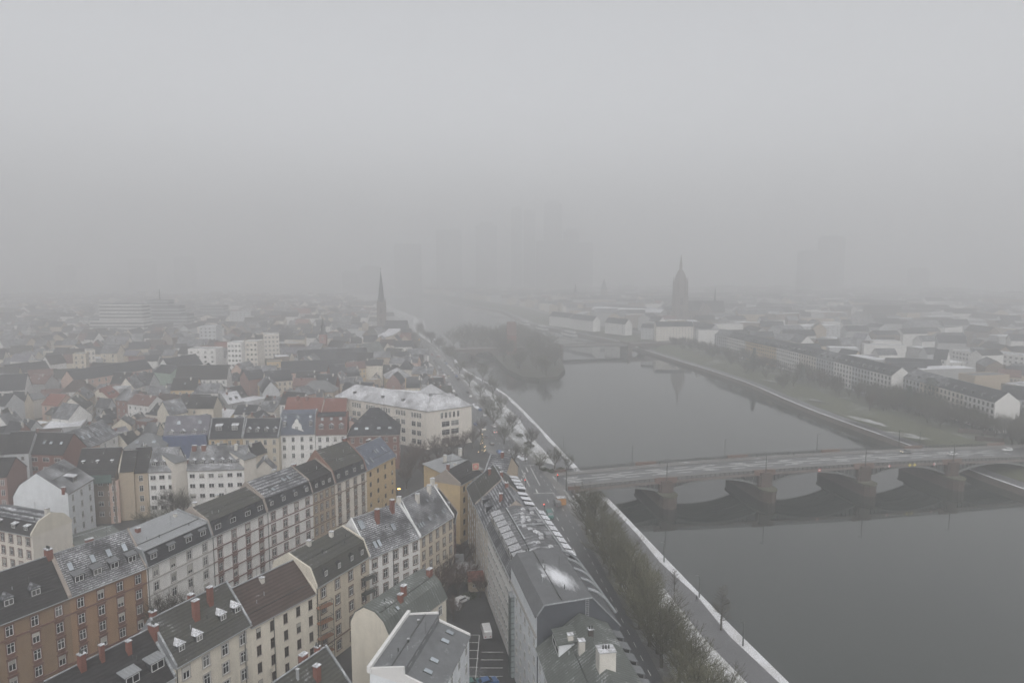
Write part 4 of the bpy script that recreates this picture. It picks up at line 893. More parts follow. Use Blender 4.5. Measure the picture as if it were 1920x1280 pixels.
# school
sp0, sp1, sp2 = (-91.4, 348), (-39.8, 312), (-19.6, 325.5)
sch = house('school', 'large white L shaped school with snowy hipped roof and grouped red brown windows', sp0, sp1, 15, 18.2, roof='hip', rh=6.2, wall='warmwhite', rf='feltsnow', cols=1, rows=0, cat='school', detail=False, gutter=False)
Ls = math.hypot(sp1[0] - sp0[0], sp1[1] - sp0[1])
for r in range(4):
    for g in range(6):
        for k in range(4 if r == 0 else 2):
            put_window(sch, 3 + g * 10.2 + (k * 1.7 if r == 0 else k * 3.4 + .8), 0, 15.6 - r * 4.2, 1.3 if r == 0 else 2.6, 2.4, 'sand', 0, False)
for f_ in (.18, .5, .72): put_dormer(sch, f_ * Ls, 2.6, 20.3, 1.6, 1.0, .8, 'shed', RF['slate'], RF['slate'])
L2s, rz2 = frame2(sp1, sp2)
wg = house('school_wing', 'end wing of the white school turned towards the river with snowy hipped roof', sp1, sp2, 15, 18.0, roof='hip', rh=6.0, wall='warmwhite', rf='feltsnow', cols=1, rows=0, cat='school', detail=False, gutter=False)
for k in range(5): put_window(wg, 8 + k * 2.2, 0, 15.2, 1.4, 2.8, 'sand', 0, False)
for r in range(3):
    for k in range(2): put_window(wg, 10 + k * 5, 0, 11 - r * 4, 4.2, 2.6, 'sand', 0, False)
pav = thing('pavilion', 'polygonal pavilion with snowy pointed roof behind the corner of the school', 'pavilion', (*P(808, 752, 8), 0))
mb = MB(); mb.cone((0, 0), 9, 9, 0, 12, 12); mb.build('wall', W['warmwhite'], pav); mb = MB(); mb.cone((0, 0), 9.8, .4, 12.01, 18, 12); mb.build('roof', RF['feltsnow'], pav)
FOOT.append((*P(808, 752, 8), 10))

# ------------------------------------------------------------------ churches
M_CHST = mk('church_sandstone', (.15, .125, .115), rows=.8, rowamt=.2, var=.3)
M_SPIRE = mk('spire_slate', (.05, .055, .06), var=.2)
def P3(dist, px): return D_(px, dist)
cx, cy = P3(800, 716.5)
ch = thing('church', 'church with needle thin dark spire rising above the roofs left of the river', 'church', (cx, cy, 0)); FOOT.append((cx, cy, 24))
mb = MB(); mb.box(-3.6, 3.6, -3.6, 3.6, 0, 44); mb.build('tower', M_CHST, ch)
for sx in (-1, 1):
    for sy in (-1, 1):
        mb = MB(); mb.box(sx * 3.8 - .9, sx * 3.8 + .9, sy * 3.8 - .9, sy * 3.8 + .9, 0, 42); mb.cone((sx * 3.8, sy * 3.8), .9, .05, 42, 49, 4, rot=.785); mb.build('buttress', M_CHST, ch)
mb = MB(); mb.cone((0, 0), 4.0, .15, 44, 81, 8); mb.build('spire', M_SPIRE, ch); mb = MB(); mb.box(-.1, .1, -.1, .1, 80.5, 84); mb.box(-.8, .8, -.1, .1, 82.3, 82.6); mb.build('cross', M_METAL, ch)
for z in (22, 34):
    put_window(ch, 0, -3.6, z, 2, 6, 'dark', 0, False)
mb = MB(); mb.prismx([(-9, 0), (-9, 13), (0, 22), (9, 13), (9, 0)][::-1], 3.7, 30); mb.build('nave', M_CHST, ch)
mb = MB(); roof_sheet(mb, [(-9, 13), (0, 22), (9, 13)], 3.7, 30.4, .3, (.6, .6)); mb.build('roof', RF['slate'], ch)
for k in range(4): put_window(ch, 8 + k * 5.6, -9, 7, 2.2, 8, 'sand', 0, False)
# small red brick church tower
cx, cy = P3(640, 606.5)
ct = thing('church_tower', 'small reddish church tower with stepped dark onion cap left of the spire church', 'tower', (cx, cy, 0)); FOOT.append((cx, cy, 6))
mb = MB(); mb.box(-3, 3, -3, 3, 0, 22); mb.build('tower', mk('church_red', (.25, .12, .10), var=.15), ct)
mb = MB(); mb.cone((0, 0), 4.1, 2.3, 22, 25, 8); mb.cone((0, 0), 2.2, 2.2, 25, 29, 8); mb.cone((0, 0), 2.6, .9, 29, 32, 8); mb.cone((0, 0), .9, .1, 32, 38, 8); mb.build('roof', M_SPIRE, ct)
put_window(ct, 0, -3, 18, 1.6, 3, 'plain', 0, False)
# cathedral
cx, cy = P3(980, 1273)
ca = thing('cathedral', 'tall dark gothic cathedral tower with domed octagon and lantern on the far bank', 'cathedral', (cx, cy, 0)); FOOT.append((cx, cy, 26)); FOOT.append((cx + 35, cy, 26))
mb = MB(); mb.box(-9.5, 9.5, -9.5, 9.5, 0, 44); mb.build('tower', M_CHST, ca)
mb = MB(); mb.cone((0, 0), 9.4, 8.2, 44, 66, 8, rot=.39); mb.build('octagon', M_CHST, ca)
for k in range(8):
    a = .39 + k * math.pi / 4; mb = MB(); c_ = (10 * math.cos(a), 10 * math.sin(a)); mb.cone(c_, 1.1, .8, 30, 62, 4); mb.cone(c_, .9, .05, 62, 71, 4); mb.build('pinnacle', M_CHST, ca)
mb = MB()
prev = (8.4, 66)
for r_, z in ((7.8, 69), (6.6, 73), (4.8, 77), (3.2, 80)): mb.cone((0, 0), prev[0], r_, prev[1], z, 8, rot=.39); prev = (r_, z)
mb.build('dome', M_CHST, ca)
mb = MB(); mb.cone((0, 0), 2.4, 2.1, 80, 86, 8); mb.cone((0, 0), 2.3, .1, 86, 102, 8); mb.build('lantern', M_CHST, ca)
for z in (20, 36): put_window(ca, 0, -9.5, z, 4, 10, 'dark', 0, False)
mb = MB(); mb.prismx([(-9, 0), (-9, 22), (0, 36), (9, 22), (9, 0)][::-1], 9.6, 62); mb.build('nave', M_CHST, ca)
mb = MB(); roof_sheet(mb, [(-9, 22), (0, 36), (9, 22)], 9.6, 62.4, .3, (.6, .6)); mb.build('roof', RF['slate'], ca)
mb = MB(); mb.box(24, 40, -24, -9.1, 0, 22); mb.mesh([(24, -24, 22), (40, -24, 22), (32, -24, 34), (24, 0, 22), (40, 0, 22), (32, 0, 34)], [(0, 1, 2), (0, 2, 5, 3), (1, 4, 5, 2)]); mb.build('transept', M_CHST, ca)
mb = MB(); mb.cone((50, 0), 1.6, .1, 35, 56, 6); mb.build('ridge_turret', M_SPIRE, ca)
for k in range(3): put_window(ca, 13 + k * 4, -9, 11, 2, 9, 'dark', 0, False)
# two faint church steeples and a domed tower in the fog on the far bank
for px, dist, h, r_, lab in ((1078, 1400, 52, 3, 'faint thin pointed steeple in the fog on the far bank near the moored boats'), (1131, 1500, 60, 6.5, 'faint thick church tower with rounded cap in the fog left of the cathedral')):
    x, y = P3(dist, px); o = thing('steeple', lab, 'tower', (x, y, 0)); FOOT.append((x, y, 10))
    mb = MB(); mb.box(-r_, r_, -r_, r_, 0, h * .6); mb.build('tower', M_CHST, o); mb = MB(); mb.cone((0, 0), r_ * 1.15, r_ * .7, h * .6, h * .75, 8); mb.cone((0, 0), r_ * .7, .1, h * .75, h, 8); mb.build('spire', M_SPIRE, o)

# ------------------------------------------------------------------ right bank row of houses
RB = [((1340, 627), (1363, 631), 17, 'lightgrey', 'felt', 'pale lilac grey house at the far left end of the riverside row', 'gable'),
      ((1363, 631), (1398, 639), 17, 'white', 'slate', 'white house with stacked balconies second in the riverside row', 'gable'),
      ((1398, 639), (1426, 645), 17, 'yellow', 'slate', 'ochre yellow house, left of the two yellow ones in the riverside row', 'gable'),
      ((1426, 645), (1456, 651), 17, 'yellow', 'slate', 'ochre yellow house, right of the two yellow ones in the riverside row', 'gable'),
      ((1456, 651), (1498, 661), 17, 'white', 'slate', 'white house with dark balconies right of the yellow pair', 'gable'),
      ((1498, 661), (1531, 669), 17, 'warmwhite', 'slate', 'cream white house with grey roof in the middle of the riverside row', 'gable'),
      ((1531, 669), (1564, 677), 17, 'lightgrey', 'slatesnow', 'light grey house under a snow dusted roof patch in the riverside row', 'gable'),
      ((1564, 677), (1598, 685.5), 17, 'white', 'slate', 'white house behind bare trees right of the snow dusted roof', 'gable'),
      ((1598, 685.5), (1632, 694), 17, 'lightgrey', 'slate', 'grey white house next to the classical corner house', 'gable'),
      ((1632, 694), (1672, 704), 17, 'white', 'slate', 'white classical corner house with brown windows, side facing the river', 'gable'),
      ((1692, 706), (1725, 715), 16, 'lightgrey', 'slatesnow', 'pale house beginning the second riverside block right of the gap', 'gable'),
      ((1725, 715), (1762, 725), 16, 'cream', 'slatesnow', 'cream house in the second riverside block', 'gable'),
      ((1762, 725), (1808, 738), 16, 'warmwhite', 'slate', 'warm white house with bay fronts in the second riverside block', 'gable'),
      ((1808, 738), (1866, 754), 16, 'white', 'slate', 'white house with gabled end wall at the right end of the second block', 'gable'),]
for a, b_, z, w_, rf_, lab, rk in RB:
    pa, pb = P(*a, z), P(*b_, z); wd_ = math.hypot(pa[0] - pb[0], pa[1] - pb[1])
    n = max(3, int(wd_ / 3.3))
    house('riverside_house', lab, pa, pb, 13, z, roof=rk if rk != 'gable' else 'gable', rh=5, wall=w_, rf=rf_, cols=n, rows=5, fh=3.1, ww=1.5, wh=1.95, style='dark', ends=0, detail=False, gutter=False, group='row of riverside houses on the far bank',
          dorm=[([(i + .5) / (n // 2) for i in range(n // 2)], 1.2, 1.4, 1.3, 'gable', RF['slatesnow'])] if rk == 'gable' else [])
mid('white classical house with pale gables on the far quay left of the riverside row', (1231, 612), (1300, 612), 17, D=14, wall='warmwhite', rf='slate', rh=5, cols=12, rows=5, fh=3.1, ww=1, wh=1.8, name='riverside_house')
mid('hazy white house on the far quay right of the white classical one', (1302, 614), (1334, 617), 15, wall='lightgrey', rf='slate', rh=5, cols=5, rows=4, name='riverside_house')
mid('hazy house with stacked white balconies left of the white classical house', (1202, 614), (1229, 615), 14, wall='lightgrey', rf='slate', rh=4, cols=4, rows=4, name='riverside_house')
mid('faint long row of white gabled houses behind the moored boats, left half', (1030, 592), (1068, 596), 14, wall='white', rf='slate', rh=6, cols=7, rows=3, name='riverside_house')
mid('faint long row of white gabled houses behind the moored boats, right half', (1069, 597), (1112, 602), 14, wall='white', rf='slate', rh=6, cols=7, rows=3, name='riverside_house')
mid('faint white house with three tall bright bays on the far quay', (1134, 604), (1172, 608), 14, wall='white', rf='slate', rh=6, cols=4, rows=3, name='riverside_house')
mid('very long snow covered roof in the fog between boats and cathedral', (1108, 580), (1238, 586), 18, D=22, roof='gable', rh=4, wall='grey', rf='snowy', cols=10, rows=1)
for lab, a, b_, z, w_, rf_, c_, r_, dd in [
    ('wide pale gallery building with bright snowy flat roof behind the yellow houses', (1490, 613), (1576, 610), 16, 'lightgrey', 'snowy', 9, 3, 25),
    ('grey flat building with sharp white snow edge right of the pale gallery', (1604, 612), (1665, 615), 14, 'grey', 'snowy', 8, 3, 25),
    ('low hall with long white snowy roof behind the riverside row', (1538, 632), (1602, 640), 10, 'lightgrey', 'snowy', 6, 1, 16),
    ('flat roof with white snow left of the office grid building', (1690, 632), (1752, 634), 12, 'grey', 'snowy', 6, 2, 22),
    ('smaller snowy flat roof below the one left of the office grid building', (1700, 650), (1748, 656), 11, 'grey', 'snowy', 5, 1, 16),
    ('white court building with thin snowy roof rim right of the classical corner house', (1700, 683), (1812, 680), 9, 'white', 'snowy', 6, 1, 18),
    ('office building with white window grid at the right edge', (1850, 660), (1990, 676), 16, 'white', 'feltsnow', 13, 4, 16),
    ('low office wing with white window grid left of the stair block', (1786, 656), (1824, 662), 14, 'white', 'feltsnow', 6, 3, 16),
    ('dark blank stair block between the two white grid offices', (1825, 654), (1848, 655), 17, 'slatewall', 'felt', 1, 0, 14),
    ('hazy grey office block with horizontal bands in the far right', (1766, 542), (1836, 544), 30, 'lightgrey', 'felt', 10, 6, 20),
    ('hazy brown block with rows of windows near the right edge', (1855, 562), (1925, 562), 26, 'brown', 'felt', 10, 6, 20),
    ('hazy pale building with snowy roof left of the white gallery', (1392, 573), (1465, 577), 18, 'lightgrey', 'snowy', 8, 3, 22),
    ('wide hazy building with white snow roof rim below the twin fog towers', (1540, 534), (1602, 536), 28, 'lightgrey', 'snowy', 8, 3, 30),
    ('hazy flat snowy roof among the far right blocks', (1742, 594), (1800, 594), 18, 'grey', 'snowy', 6, 2, 20),
    ('hazy flat snowy roof right of the first among the far right blocks', (1805, 600), (1850, 601), 18, 'grey', 'snowy', 6, 2, 20),
    ('hazy beige slab between gallery and brown roofs', (1552, 567), (1576, 568), 22, 'warmwhite', 'felt', 3, 5, 12),
    ('wide hazy bank of offices behind the gallery', (1580, 565), (1690, 568), 20, 'lightgrey', 'feltsnow', 12, 4, 25)]:
    mid(lab, a, b_, z, D=dd, roof='flat', wall=w_, rf=rf_, cols=c_, rows=r_, ww=1.8, wh=1.7, name='office_block', cat='building', style='dark' if w_ == 'white' else 'plain')
mid('dark steep roofed long building in haze on the right with small ridge turret', (1618, 588), (1690, 590), 16, D=20, rh=12, wall='brown', rf='dark', cols=6, rows=1)
mid('white gabled house behind the classical corner house', (1750, 672), (1775, 674), 14, wall='white', rf='slate', rh=7, cols=2, rows=1)
mid('cream houses with low red roof behind the second riverside block', (1872, 705), (1915, 708), 13, wall='cream', rf='reddull', rh=4, cols=6, rows=3)
mid('grey house at the right edge behind the bare trees', (1880, 745), (1960, 752), 14, wall='lightgrey', rf='slate', rh=6, cols=5, rows=3)
# curved terrace by the spire church
arc = [P(px, py, 13) for px, py in ((688, 634), (705, 634), (722, 633), (736, 629), (747, 623), (755, 615), (759, 607))]
cb = thing('curved_terrace', 'long curved pale terrace with bright snow covered roof below the spire church', 'terrace', (arc[0][0], arc[0][1], 0))
def rel(p): return (p[0] - arc[0][0], p[1] - arc[0][1])
inn = [rel(p) for p in offs(arc, 15)]; out_ = [rel(p) for p in arc]
for k in range(len(arc) - 1):
    q = [out_[k], out_[k + 1], inn[k + 1], inn[k]]
    mb = MB(); mb.prismz(q, 0, 13); mb.build('wall', W['cream'], cb); mb = MB(); mb.prismz(q, 13.01, 13.5); mb.build('roof', RF['snowy'], cb)
    a_, b_ = out_[k], out_[k + 1]; l_ = math.hypot(b_[0] - a_[0], b_[1] - a_[1]); an = math.atan2(b_[1] - a_[1], b_[0] - a_[0])
    for n_ in range(int(l_ / 5)):
        t = (n_ + .5) * 5 / l_
        for z in (4, 9): link('window', window_meshes(1.8, 2.6, 'dark')[3], cb, (lerp(a_[0], b_[0], t), lerp(a_[1], b_[1], t), z), an)
for p in arc: FOOT.append((p[0], p[1] + 8, 10))

# ------------------------------------------------------------------ skyline swallowed by fog
tm = mk('tower_facade', (.13, .14, .15), rows=4, rowamt=.3, var=.1)
sky_t = [(742, 790, 460, 2000, 'broad flat topped fog tower, first from the left in the central skyline', 0), (820, 866, 434, 2100, 'fog tower with flat top right of the broad one', 0), (893, 932, 424, 2150, 'fog tower with tapered crown left of the tall slender pair', 8),
         (958, 978, 392, 2150, 'tall slender fog tower, left slice of the split tower', 0), (982, 1003, 398, 2150, 'tall slender fog tower, right slice of the split tower', 0), (1019, 1052, 384, 2100, 'tallest fog tower with a mast, almost lost in the cloud', 25),
         (1056, 1084, 436, 2050, 'medium fog tower right of the tallest one', 6), (1085, 1110, 458, 2000, 'lower fog tower at the right end of the central skyline', 0), (1005, 1070, 455, 1950, 'wide dim block in front of the tallest fog tower', 0),
         (645, 676, 511, 1900, 'low faint fog block left of the spire church, left one', 0), (678, 713, 502, 1900, 'low faint fog block left of the spire church, right one', 0),
         (248, 292, 488, 2100, 'very faint fog tower above the banded high-rises, left one', 0), (333, 366, 484, 2100, 'very faint fog tower above the banded high-rises, right one', 0),
         (1535, 1576, 446, 1780, 'tall flat fog tower on the right, the taller of the twin towers', 0), (1497, 1534, 473, 1780, 'lower shoulder tower joined to the tall fog tower on the right', 0), (1705, 1735, 505, 1900, 'short faint fog tower far right', 0), (113, 140, 500, 2100, 'very faint fog tower near the left edge', 0)]
for a, b_, top, dist, lab, mast in sky_t:
    dist *= 1.1; x0, _ = D_(a, dist); x1, _ = D_(b_, dist); h = CAMH + (500 - top) / 1280 * dist * 1.0
    o = thing('skyscraper', lab, 'skyscraper', (x0, dist, 0), 0, 'skyscrapers fading into the fog'); FOOT.append(((x0 + x1) / 2, dist + 15, (x1 - x0) / 2 + 10))
    mb = MB(); mb.box(0, x1 - x0, 0, 34, 0, h); mb.build('tower', tm, o)
    sb = .18 * (x1 - x0) if mast or top % 3 == 0 else 4
    mb = MB(); mb.box(sb, x1 - x0 - sb, 6, 28, h, h + (11 if sb > 4 else 5)); mb.build('plant_room', tm, o)
    if mast: mb = MB(); mb.cone(((x1 - x0) / 2, 17), 5, .5, h + 5, h + 5 + mast, 8); mb.build('mast', tm, o)

# ------------------------------------------------------------------ infill quarters
def free(x, y, r):
    if xat(QL, y) - 12 < x < xat(QR, y) + 66: return False
    rx = xat(RC, y) if y < 1740 else -9999
    if rx - 11 - r < x < xat(QL, y) + 5: return False
    for a, b_, q in FOOT:
        if (a - x) ** 2 + (b_ - y) ** 2 < (q + r) ** 2: return False
    return True
wl = ['white', 'warmwhite', 'cream', 'palecream', 'tan', 'grey', 'lightgrey', 'brick', 'brown', 'pinkish', 'yellow', 'rose']
ww_ = [5, 6, 4, 4, 4, 4, 4, 1.5, 2, 2, 1, .8]
rl = ['slate', 'slatesnow', 'dark', 'mossy', 'felt', 'brown', 'red', 'reddull', 'feltsnow', 'snowy', 'lilac', 'tilesnow']
rw = [6, 6, 4, 2, 2, 1.5, .5, 1.2, 1.2, .8, .8, 2]
cands = []
rr = random.Random(21)
for gy in range(4, 60):
    for gx in range(-34, 34):
        y = 215 + gy * 34 + (gy % 2) * 6; x = gx * 38
        if y < 330 and x > -60: continue
        if abs(x) > y * .80 + 30: continue
        ang = rr.uniform(-.5, .5) + (1.57 if rr.random() < .45 else 0) if (gx + gy) % 3 else rr.uniform(-.2, .2)
        for k in range(rr.choice((2, 3, 3, 4)) if y < 900 else 2):
            w_ = rr.uniform(9, 17); d_ = rr.uniform(8.5, 12)
            ox = (k - 1) * 13.5 + rr.uniform(-1, 1); oy = rr.uniform(-2, 2)
            hx = x + ox * math.cos(ang); hy = y + ox * math.sin(ang) + oy
            if k == 3: hx = x - 14 * math.sin(ang); hy = y + 14 * math.cos(ang)
            if x > 150 and k > 1: continue
            big = x > 150 and rr.random() < .75
            cands.append((hx, hy, w_ * rr.uniform(1.8, 2.9) if big else w_, d_ * 1.2 if big else d_, ang, rr.uniform(13, 19) if big else rr.uniform(8.5, 15.5), rr.uniform(3.5, 6.5), rr.choice(('grey', 'brown', 'tan', 'grey', 'lightgrey', 'brown', 'white')) if x > 150 else rr.choices(wl, ww_)[0], rr.choice(('felt', 'feltsnow', 'snowy', 'slate', 'slatesnow', 'slate', 'dark')) if big else rr.choices(rl, rw)[0], rr.random()))
for _ in range(900):   # small outbuildings to pack the near courtyards
    y = rr.uniform(235, 620); x = rr.uniform(-.78 * y, -20)
    cands.append((x, y, rr.uniform(6, 11), rr.uniform(5, 9), rr.uniform(-.6, .6) + rr.choice((0, 1.57)), rr.uniform(4, 11), rr.uniform(2.5, 5), rr.choices(wl, ww_)[0], rr.choices(rl, rw)[0], rr.random()))
placed = []
NBASE = len(FOOT)
GR = {}
def gfree(x, y, r):
    k = (int(x // 20), int(y // 20))
    for i in (-1, 0, 1):
        for j in (-1, 0, 1):
            for a, b_, q in GR.get((k[0] + i, k[1] + j), ()):
                if (a - x) ** 2 + (b_ - y) ** 2 < (q + r) ** 2: return False
    return True
for c_ in cands:
    x, y, w_, d_ = c_[:4]; r = max(w_, d_) * (.42 if w_ < 20 else .36)
    if (y < 300 and x > -95) or (y < 338 and x > -78): continue
    if not free(x, y, r) or not gfree(x, y, r): continue
    GR.setdefault((int(x // 20), int(y // 20)), []).append((x, y, r)); placed.append(c_)
placed.sort(key=lambda c_: c_[0] ** 2 + c_[1] ** 2)
near, far = placed[:222], placed[222:]
wn = dict(white='white', warmwhite='warm white', cream='cream', palecream='pale cream', tan='tan', grey='grey', lightgrey='light grey', brick='brick', brown='brown', pinkish='pinkish', yellow='yellow', rose='dull red')
rn = dict(slate='dark slate', slatesnow='snow dusted slate', dark='black tiled', mossy='mossy', felt='grey flat toned', brown='brown tiled', red='red tiled', reddull='dull red', feltsnow='snow streaked', snowy='snow white', lilac='lilac grey', tilesnow='snow ribbed')
def pxof(x, y, z=8):
    dz = z - CAMH; fy = y * math.cos(PITCH) - dz * math.sin(PITCH); uy = y * math.sin(PITCH) + dz * math.cos(PITCH)
    return 960 + x / fy * F, 640 - uy / fy * F
MARKS = [('white terraced high-rise', 225, 590), ('the white tower blocks', 440, 665), ('the spire church', 716, 580), ('the school', 740, 760), ('blue scaffold netting', 345, 815), ('the salmon terrace', 230, 690), ('the brick terrace', 100, 830),
         ('the cathedral', 1290, 560), ('the white gallery building', 1530, 610), ('the grid offices', 1880, 660), ('the yellow riverside houses', 1430, 640), ('the red tiled roofs', 590, 760), ('the twin fog towers', 1535, 520), ('the classical corner house', 1650, 700), ('left edge white gable', 60, 730)]
seen = {}
recs = []
for c_ in near:
    x, y, w_, d_, ang, h, rh, wl_, rf_, q = c_
    px, py = pxof(x, y); mk_ = min(MARKS, key=lambda m_: (m_[1] - px) ** 2 + 4 * (m_[2] - py) ** 2)
    rel = ('left of' if px < mk_[1] - 35 else 'right of' if px > mk_[1] + 35 else 'beyond' if py < mk_[2] else 'in front of')
    recs.append((c_, '%s house, %s roof,' % (wn[wl_], rn[rf_]), rel + ' ' + mk_[0], px))
grp = {}
for i, r_ in enumerate(recs): grp.setdefault((r_[1], r_[2]), []).append(i)
for k, idx in grp.items():
    idx.sort(key=lambda i: recs[i][3])
    for n, i in enumerate(idx): seen[i] = '' if len(idx) == 1 else ', %s from left' % ordinal(n + 1)
for i, (c_, look, where, px) in enumerate(recs):
    x, y, w_, d_, ang, h, rh, wl_, rf_, q = c_
    c1_, s1_ = math.cos(ang), math.sin(ang)
    hx, hy = x - w_ / 2 * c1_ + d_ / 2 * s1_, y - w_ / 2 * s1_ - d_ / 2 * c1_
    rk = 'gable' if q < .8 else ('hip' if q < .9 else 'mansard'); nw = max(2, int(w_ / 3.4)) if i < 150 else 0
    if rf_ in ('feltsnow', 'snowy', 'felt') and q > .3: rk = 'flat'
    o = house('house', look + ' ' + where + seen[i], (hx, hy), (hx + w_ * c1_, hy + w_ * s1_), d_, h, roof=rk, rh=rh, mh=2.5, wall=wl_, rf=rf_, mans='slate', cols=max(1, nw), rows=0 if not nw else min(4, int(h / 3.3)), ww=1.2, wh=1.6, detail=False, gutter=False, register=False, group='houses packed in the old quarters',
              ends=.25, chim=[(q, d_ * .42, 1.3, .8, .8, M_CHR if q < .3 else M_CHW)] if rk != 'flat' else [], sky=[((.3 + q * .3,), d_ * .25, 1, 1.3)] if rk == 'gable' and q > .35 and d_ > 7 else [],
              dorm=[((.3, .7), d_ * .12, 1.4, 1.2, 'gable', RF['slatesnow'])] if rk == 'gable' and q < .35 and w_ > 9 and rh > 4 else [],
              side=[(1, (d_ * .5,)), (3, (d_ * .5,))] if nw and abs(math.sin(ang)) > .5 else [])
# distant carpet of roofs nobody could count
mb = MB(); mats = [W[k] for k in wl[:9]] + [RF[k] for k in rl]
for c_ in far:
    x, y, w_, d_, ang, h, rh, wl_, rf_, q = c_
    wi = wl.index(wl_) if wl.index(wl_) < 9 else 4; ri = 9 + rl.index(rf_)
    if y > 900: w_ *= 1.5; d_ *= 1.3; h *= 1.15
    c1_, s1_ = math.cos(ang), math.sin(ang)
    T = lambda u, v, z: (x + u * c1_ - v * s1_, y + u * s1_ + v * c1_, z)
    a, b_ = w_ / 2, d_ / 2; o = .4
    mb.mesh([T(-a, -b_, 0), T(a, -b_, 0), T(a, b_, 0), T(-a, b_, 0), T(-a, -b_, h), T(a, -b_, h), T(a, b_, h), T(-a, b_, h)], [(0, 1, 5, 4), (1, 2, 6, 5), (2, 3, 7, 6), (3, 0, 4, 7)], wi)
    if rf_ in ('feltsnow', 'snowy', 'felt'):
        mb.poly([T(-a, -b_, h), T(a, -b_, h), T(a, b_, h), T(-a, b_, h)], ri)
    else:
        mb.mesh([T(-a, 0, h + rh), T(a, 0, h + rh), T(-a, -b_, h), T(-a, b_, h), T(a, -b_, h), T(a, b_, h)], [(0, 2, 3), (1, 5, 4)], wi)
        mb.mesh([T(-a - o, 0, h + rh + .1), T(a + o, 0, h + rh + .1), T(-a - o, -b_ - o, h - .2), T(a + o, -b_ - o, h - .2), T(-a - o, b_ + o, h - .2), T(a + o, b_ + o, h - .2)], [(0, 2, 3, 1), (0, 1, 5, 4)], ri)
o = mb.build('distant_houses', mats); tag(o, 'hazy carpet of distant house roofs on both banks fading into the fog', 'houses'); o['kind'] = 'stuff'
# ------------------------------------------------------------------ old bridge upstream
ob0 = P(842, 657, 1); ob1 = P(1300, 642, 1)
OL, OA = frame2(ob0, ob1)
ob = thing('old_bridge', 'hazy second bridge upstream with red sandstone arches at both ends and a flat middle span', 'bridge', (ob0[0], ob0[1], 0), OA)
def oseg(name, s0, s1, fb, ft, m, y0=0, y1=16, n=10): return loft(name, [lerp(s0, s1, i / n) for i in range(n + 1)], y0, y1, fb, ft, m, ob)
k0 = (P(1055, 650, 1)[0] - ob0[0]) / math.cos(OA); k1 = (P(1176, 646, 1)[0] - ob0[0]) / math.cos(OA)
def arches(s0, s1, n):
    w_ = (s1 - s0) / n
    for i in range(n):
        a = s0 + i * w_; oseg('arch', a + 2.5, a + w_, lambda s, a=a: lerp(-.6, -5.5, ((s - a - 2.5) / (w_ - 2.5) * 2 - 1) ** 2), lambda s: 1.0, M_RS)
        mb = MB(); mb.box(a, a + 2.5, -1, 17, -8.5, .99); mb.build('pier', M_RS, ob)
arches(0, k0 - 3, 5); arches(k1 + 3, OL, 4)
mb = MB(); mb.box(k0 - 3, k1 + 3, 0, 16, -.6, .98); mb.build('steel_span', M_STEEL, ob)
for s in (k0 - 3, k1): mb = MB(); mb.box(s, s + 3, -2.5, 18.5, -8.5, 3.2); mb.build('tower_pier', M_RS, ob)
mb = MB(); mb.box(0, OL, .6, 15.4, 1.0, 1.06); mb.build('roadway', M_ROAD, ob)
for y in (0, 15.7): mb = MB(); mb.box(0, OL, y, y + .3, 1.01, 2.0); mb.build('parapet', M_FASC, ob)
# red gabled gallery house on the island bridge
gh = thing('bridge_house', 'slim dark red house with steep gable standing beside the old bridge on the island', 'house', (*P(952, 655, 0), -5.4), .1)
mb = MB(); mb.prismx([(0, 0), (0, 20), (7, 33), (14, 20), (14, 0)][::-1], 0, 9); mb.build('wall', mk('bridge_house_red', (.24, .10, .085), var=.1), gh)
mb = MB(); roof_sheet(mb, [(0, 20), (7, 33), (14, 20)], -.2, 9.2, .25, (.4, .4)); mb.build('roof', RF['reddull'], gh)
put_window(gh, 4.5, 0, 12, 3, 5, 'dark', 0, False)

# ------------------------------------------------------------------ moored excursion boats
def boat(lab, px, py, L):
    x, y = P(px, py, WZ); x = xat(QR, y) - 8; o = thing('excursion_boat', lab, 'boat', (x, y, WZ), math.atan2(1077 - 823, 34 - 129), 'white excursion boats moored at the far quay')
    mb = MB(); h = [(-L / 2, -3.4), (L / 2 - 6, -3.4), (L / 2, 0), (L / 2 - 6, 3.4), (-L / 2, 3.4)]
    mb.prismz(h, -.4, 1.5); mb.build('hull', W['white'], o)
    mb = MB(); mb.box(-L / 2 + 2, L / 2 - 9, -3, 3, 1.5, 3.4); mb.build('cabin', mk('boat_glazing', (.08, .09, .1), rough=.2), o)
    mb = MB(); mb.box(-L / 2 + 1, L / 2 - 8, -3.3, 3.3, 3.4, 3.7); mb.build('deck', M_CAP, o)
    mb = MB(); mb.box(-L / 2 + 4, L / 2 - 16, -2.6, 2.6, 3.7, 5.8); mb.build('upper_cabin', W['white'], o)
    mb = MB(); mb.box(-L / 2 + 3, L / 2 - 14, -3, 3, 5.8, 6.0); mb.build('roof', M_CAP, o)
boat('long white excursion boat moored nearest along the far quay', 1062, 627, 44)
boat('white excursion boat moored in the middle of the three', 1018, 616, 40)
boat('faint white excursion boat moored farthest in the fog', 975, 607, 38)

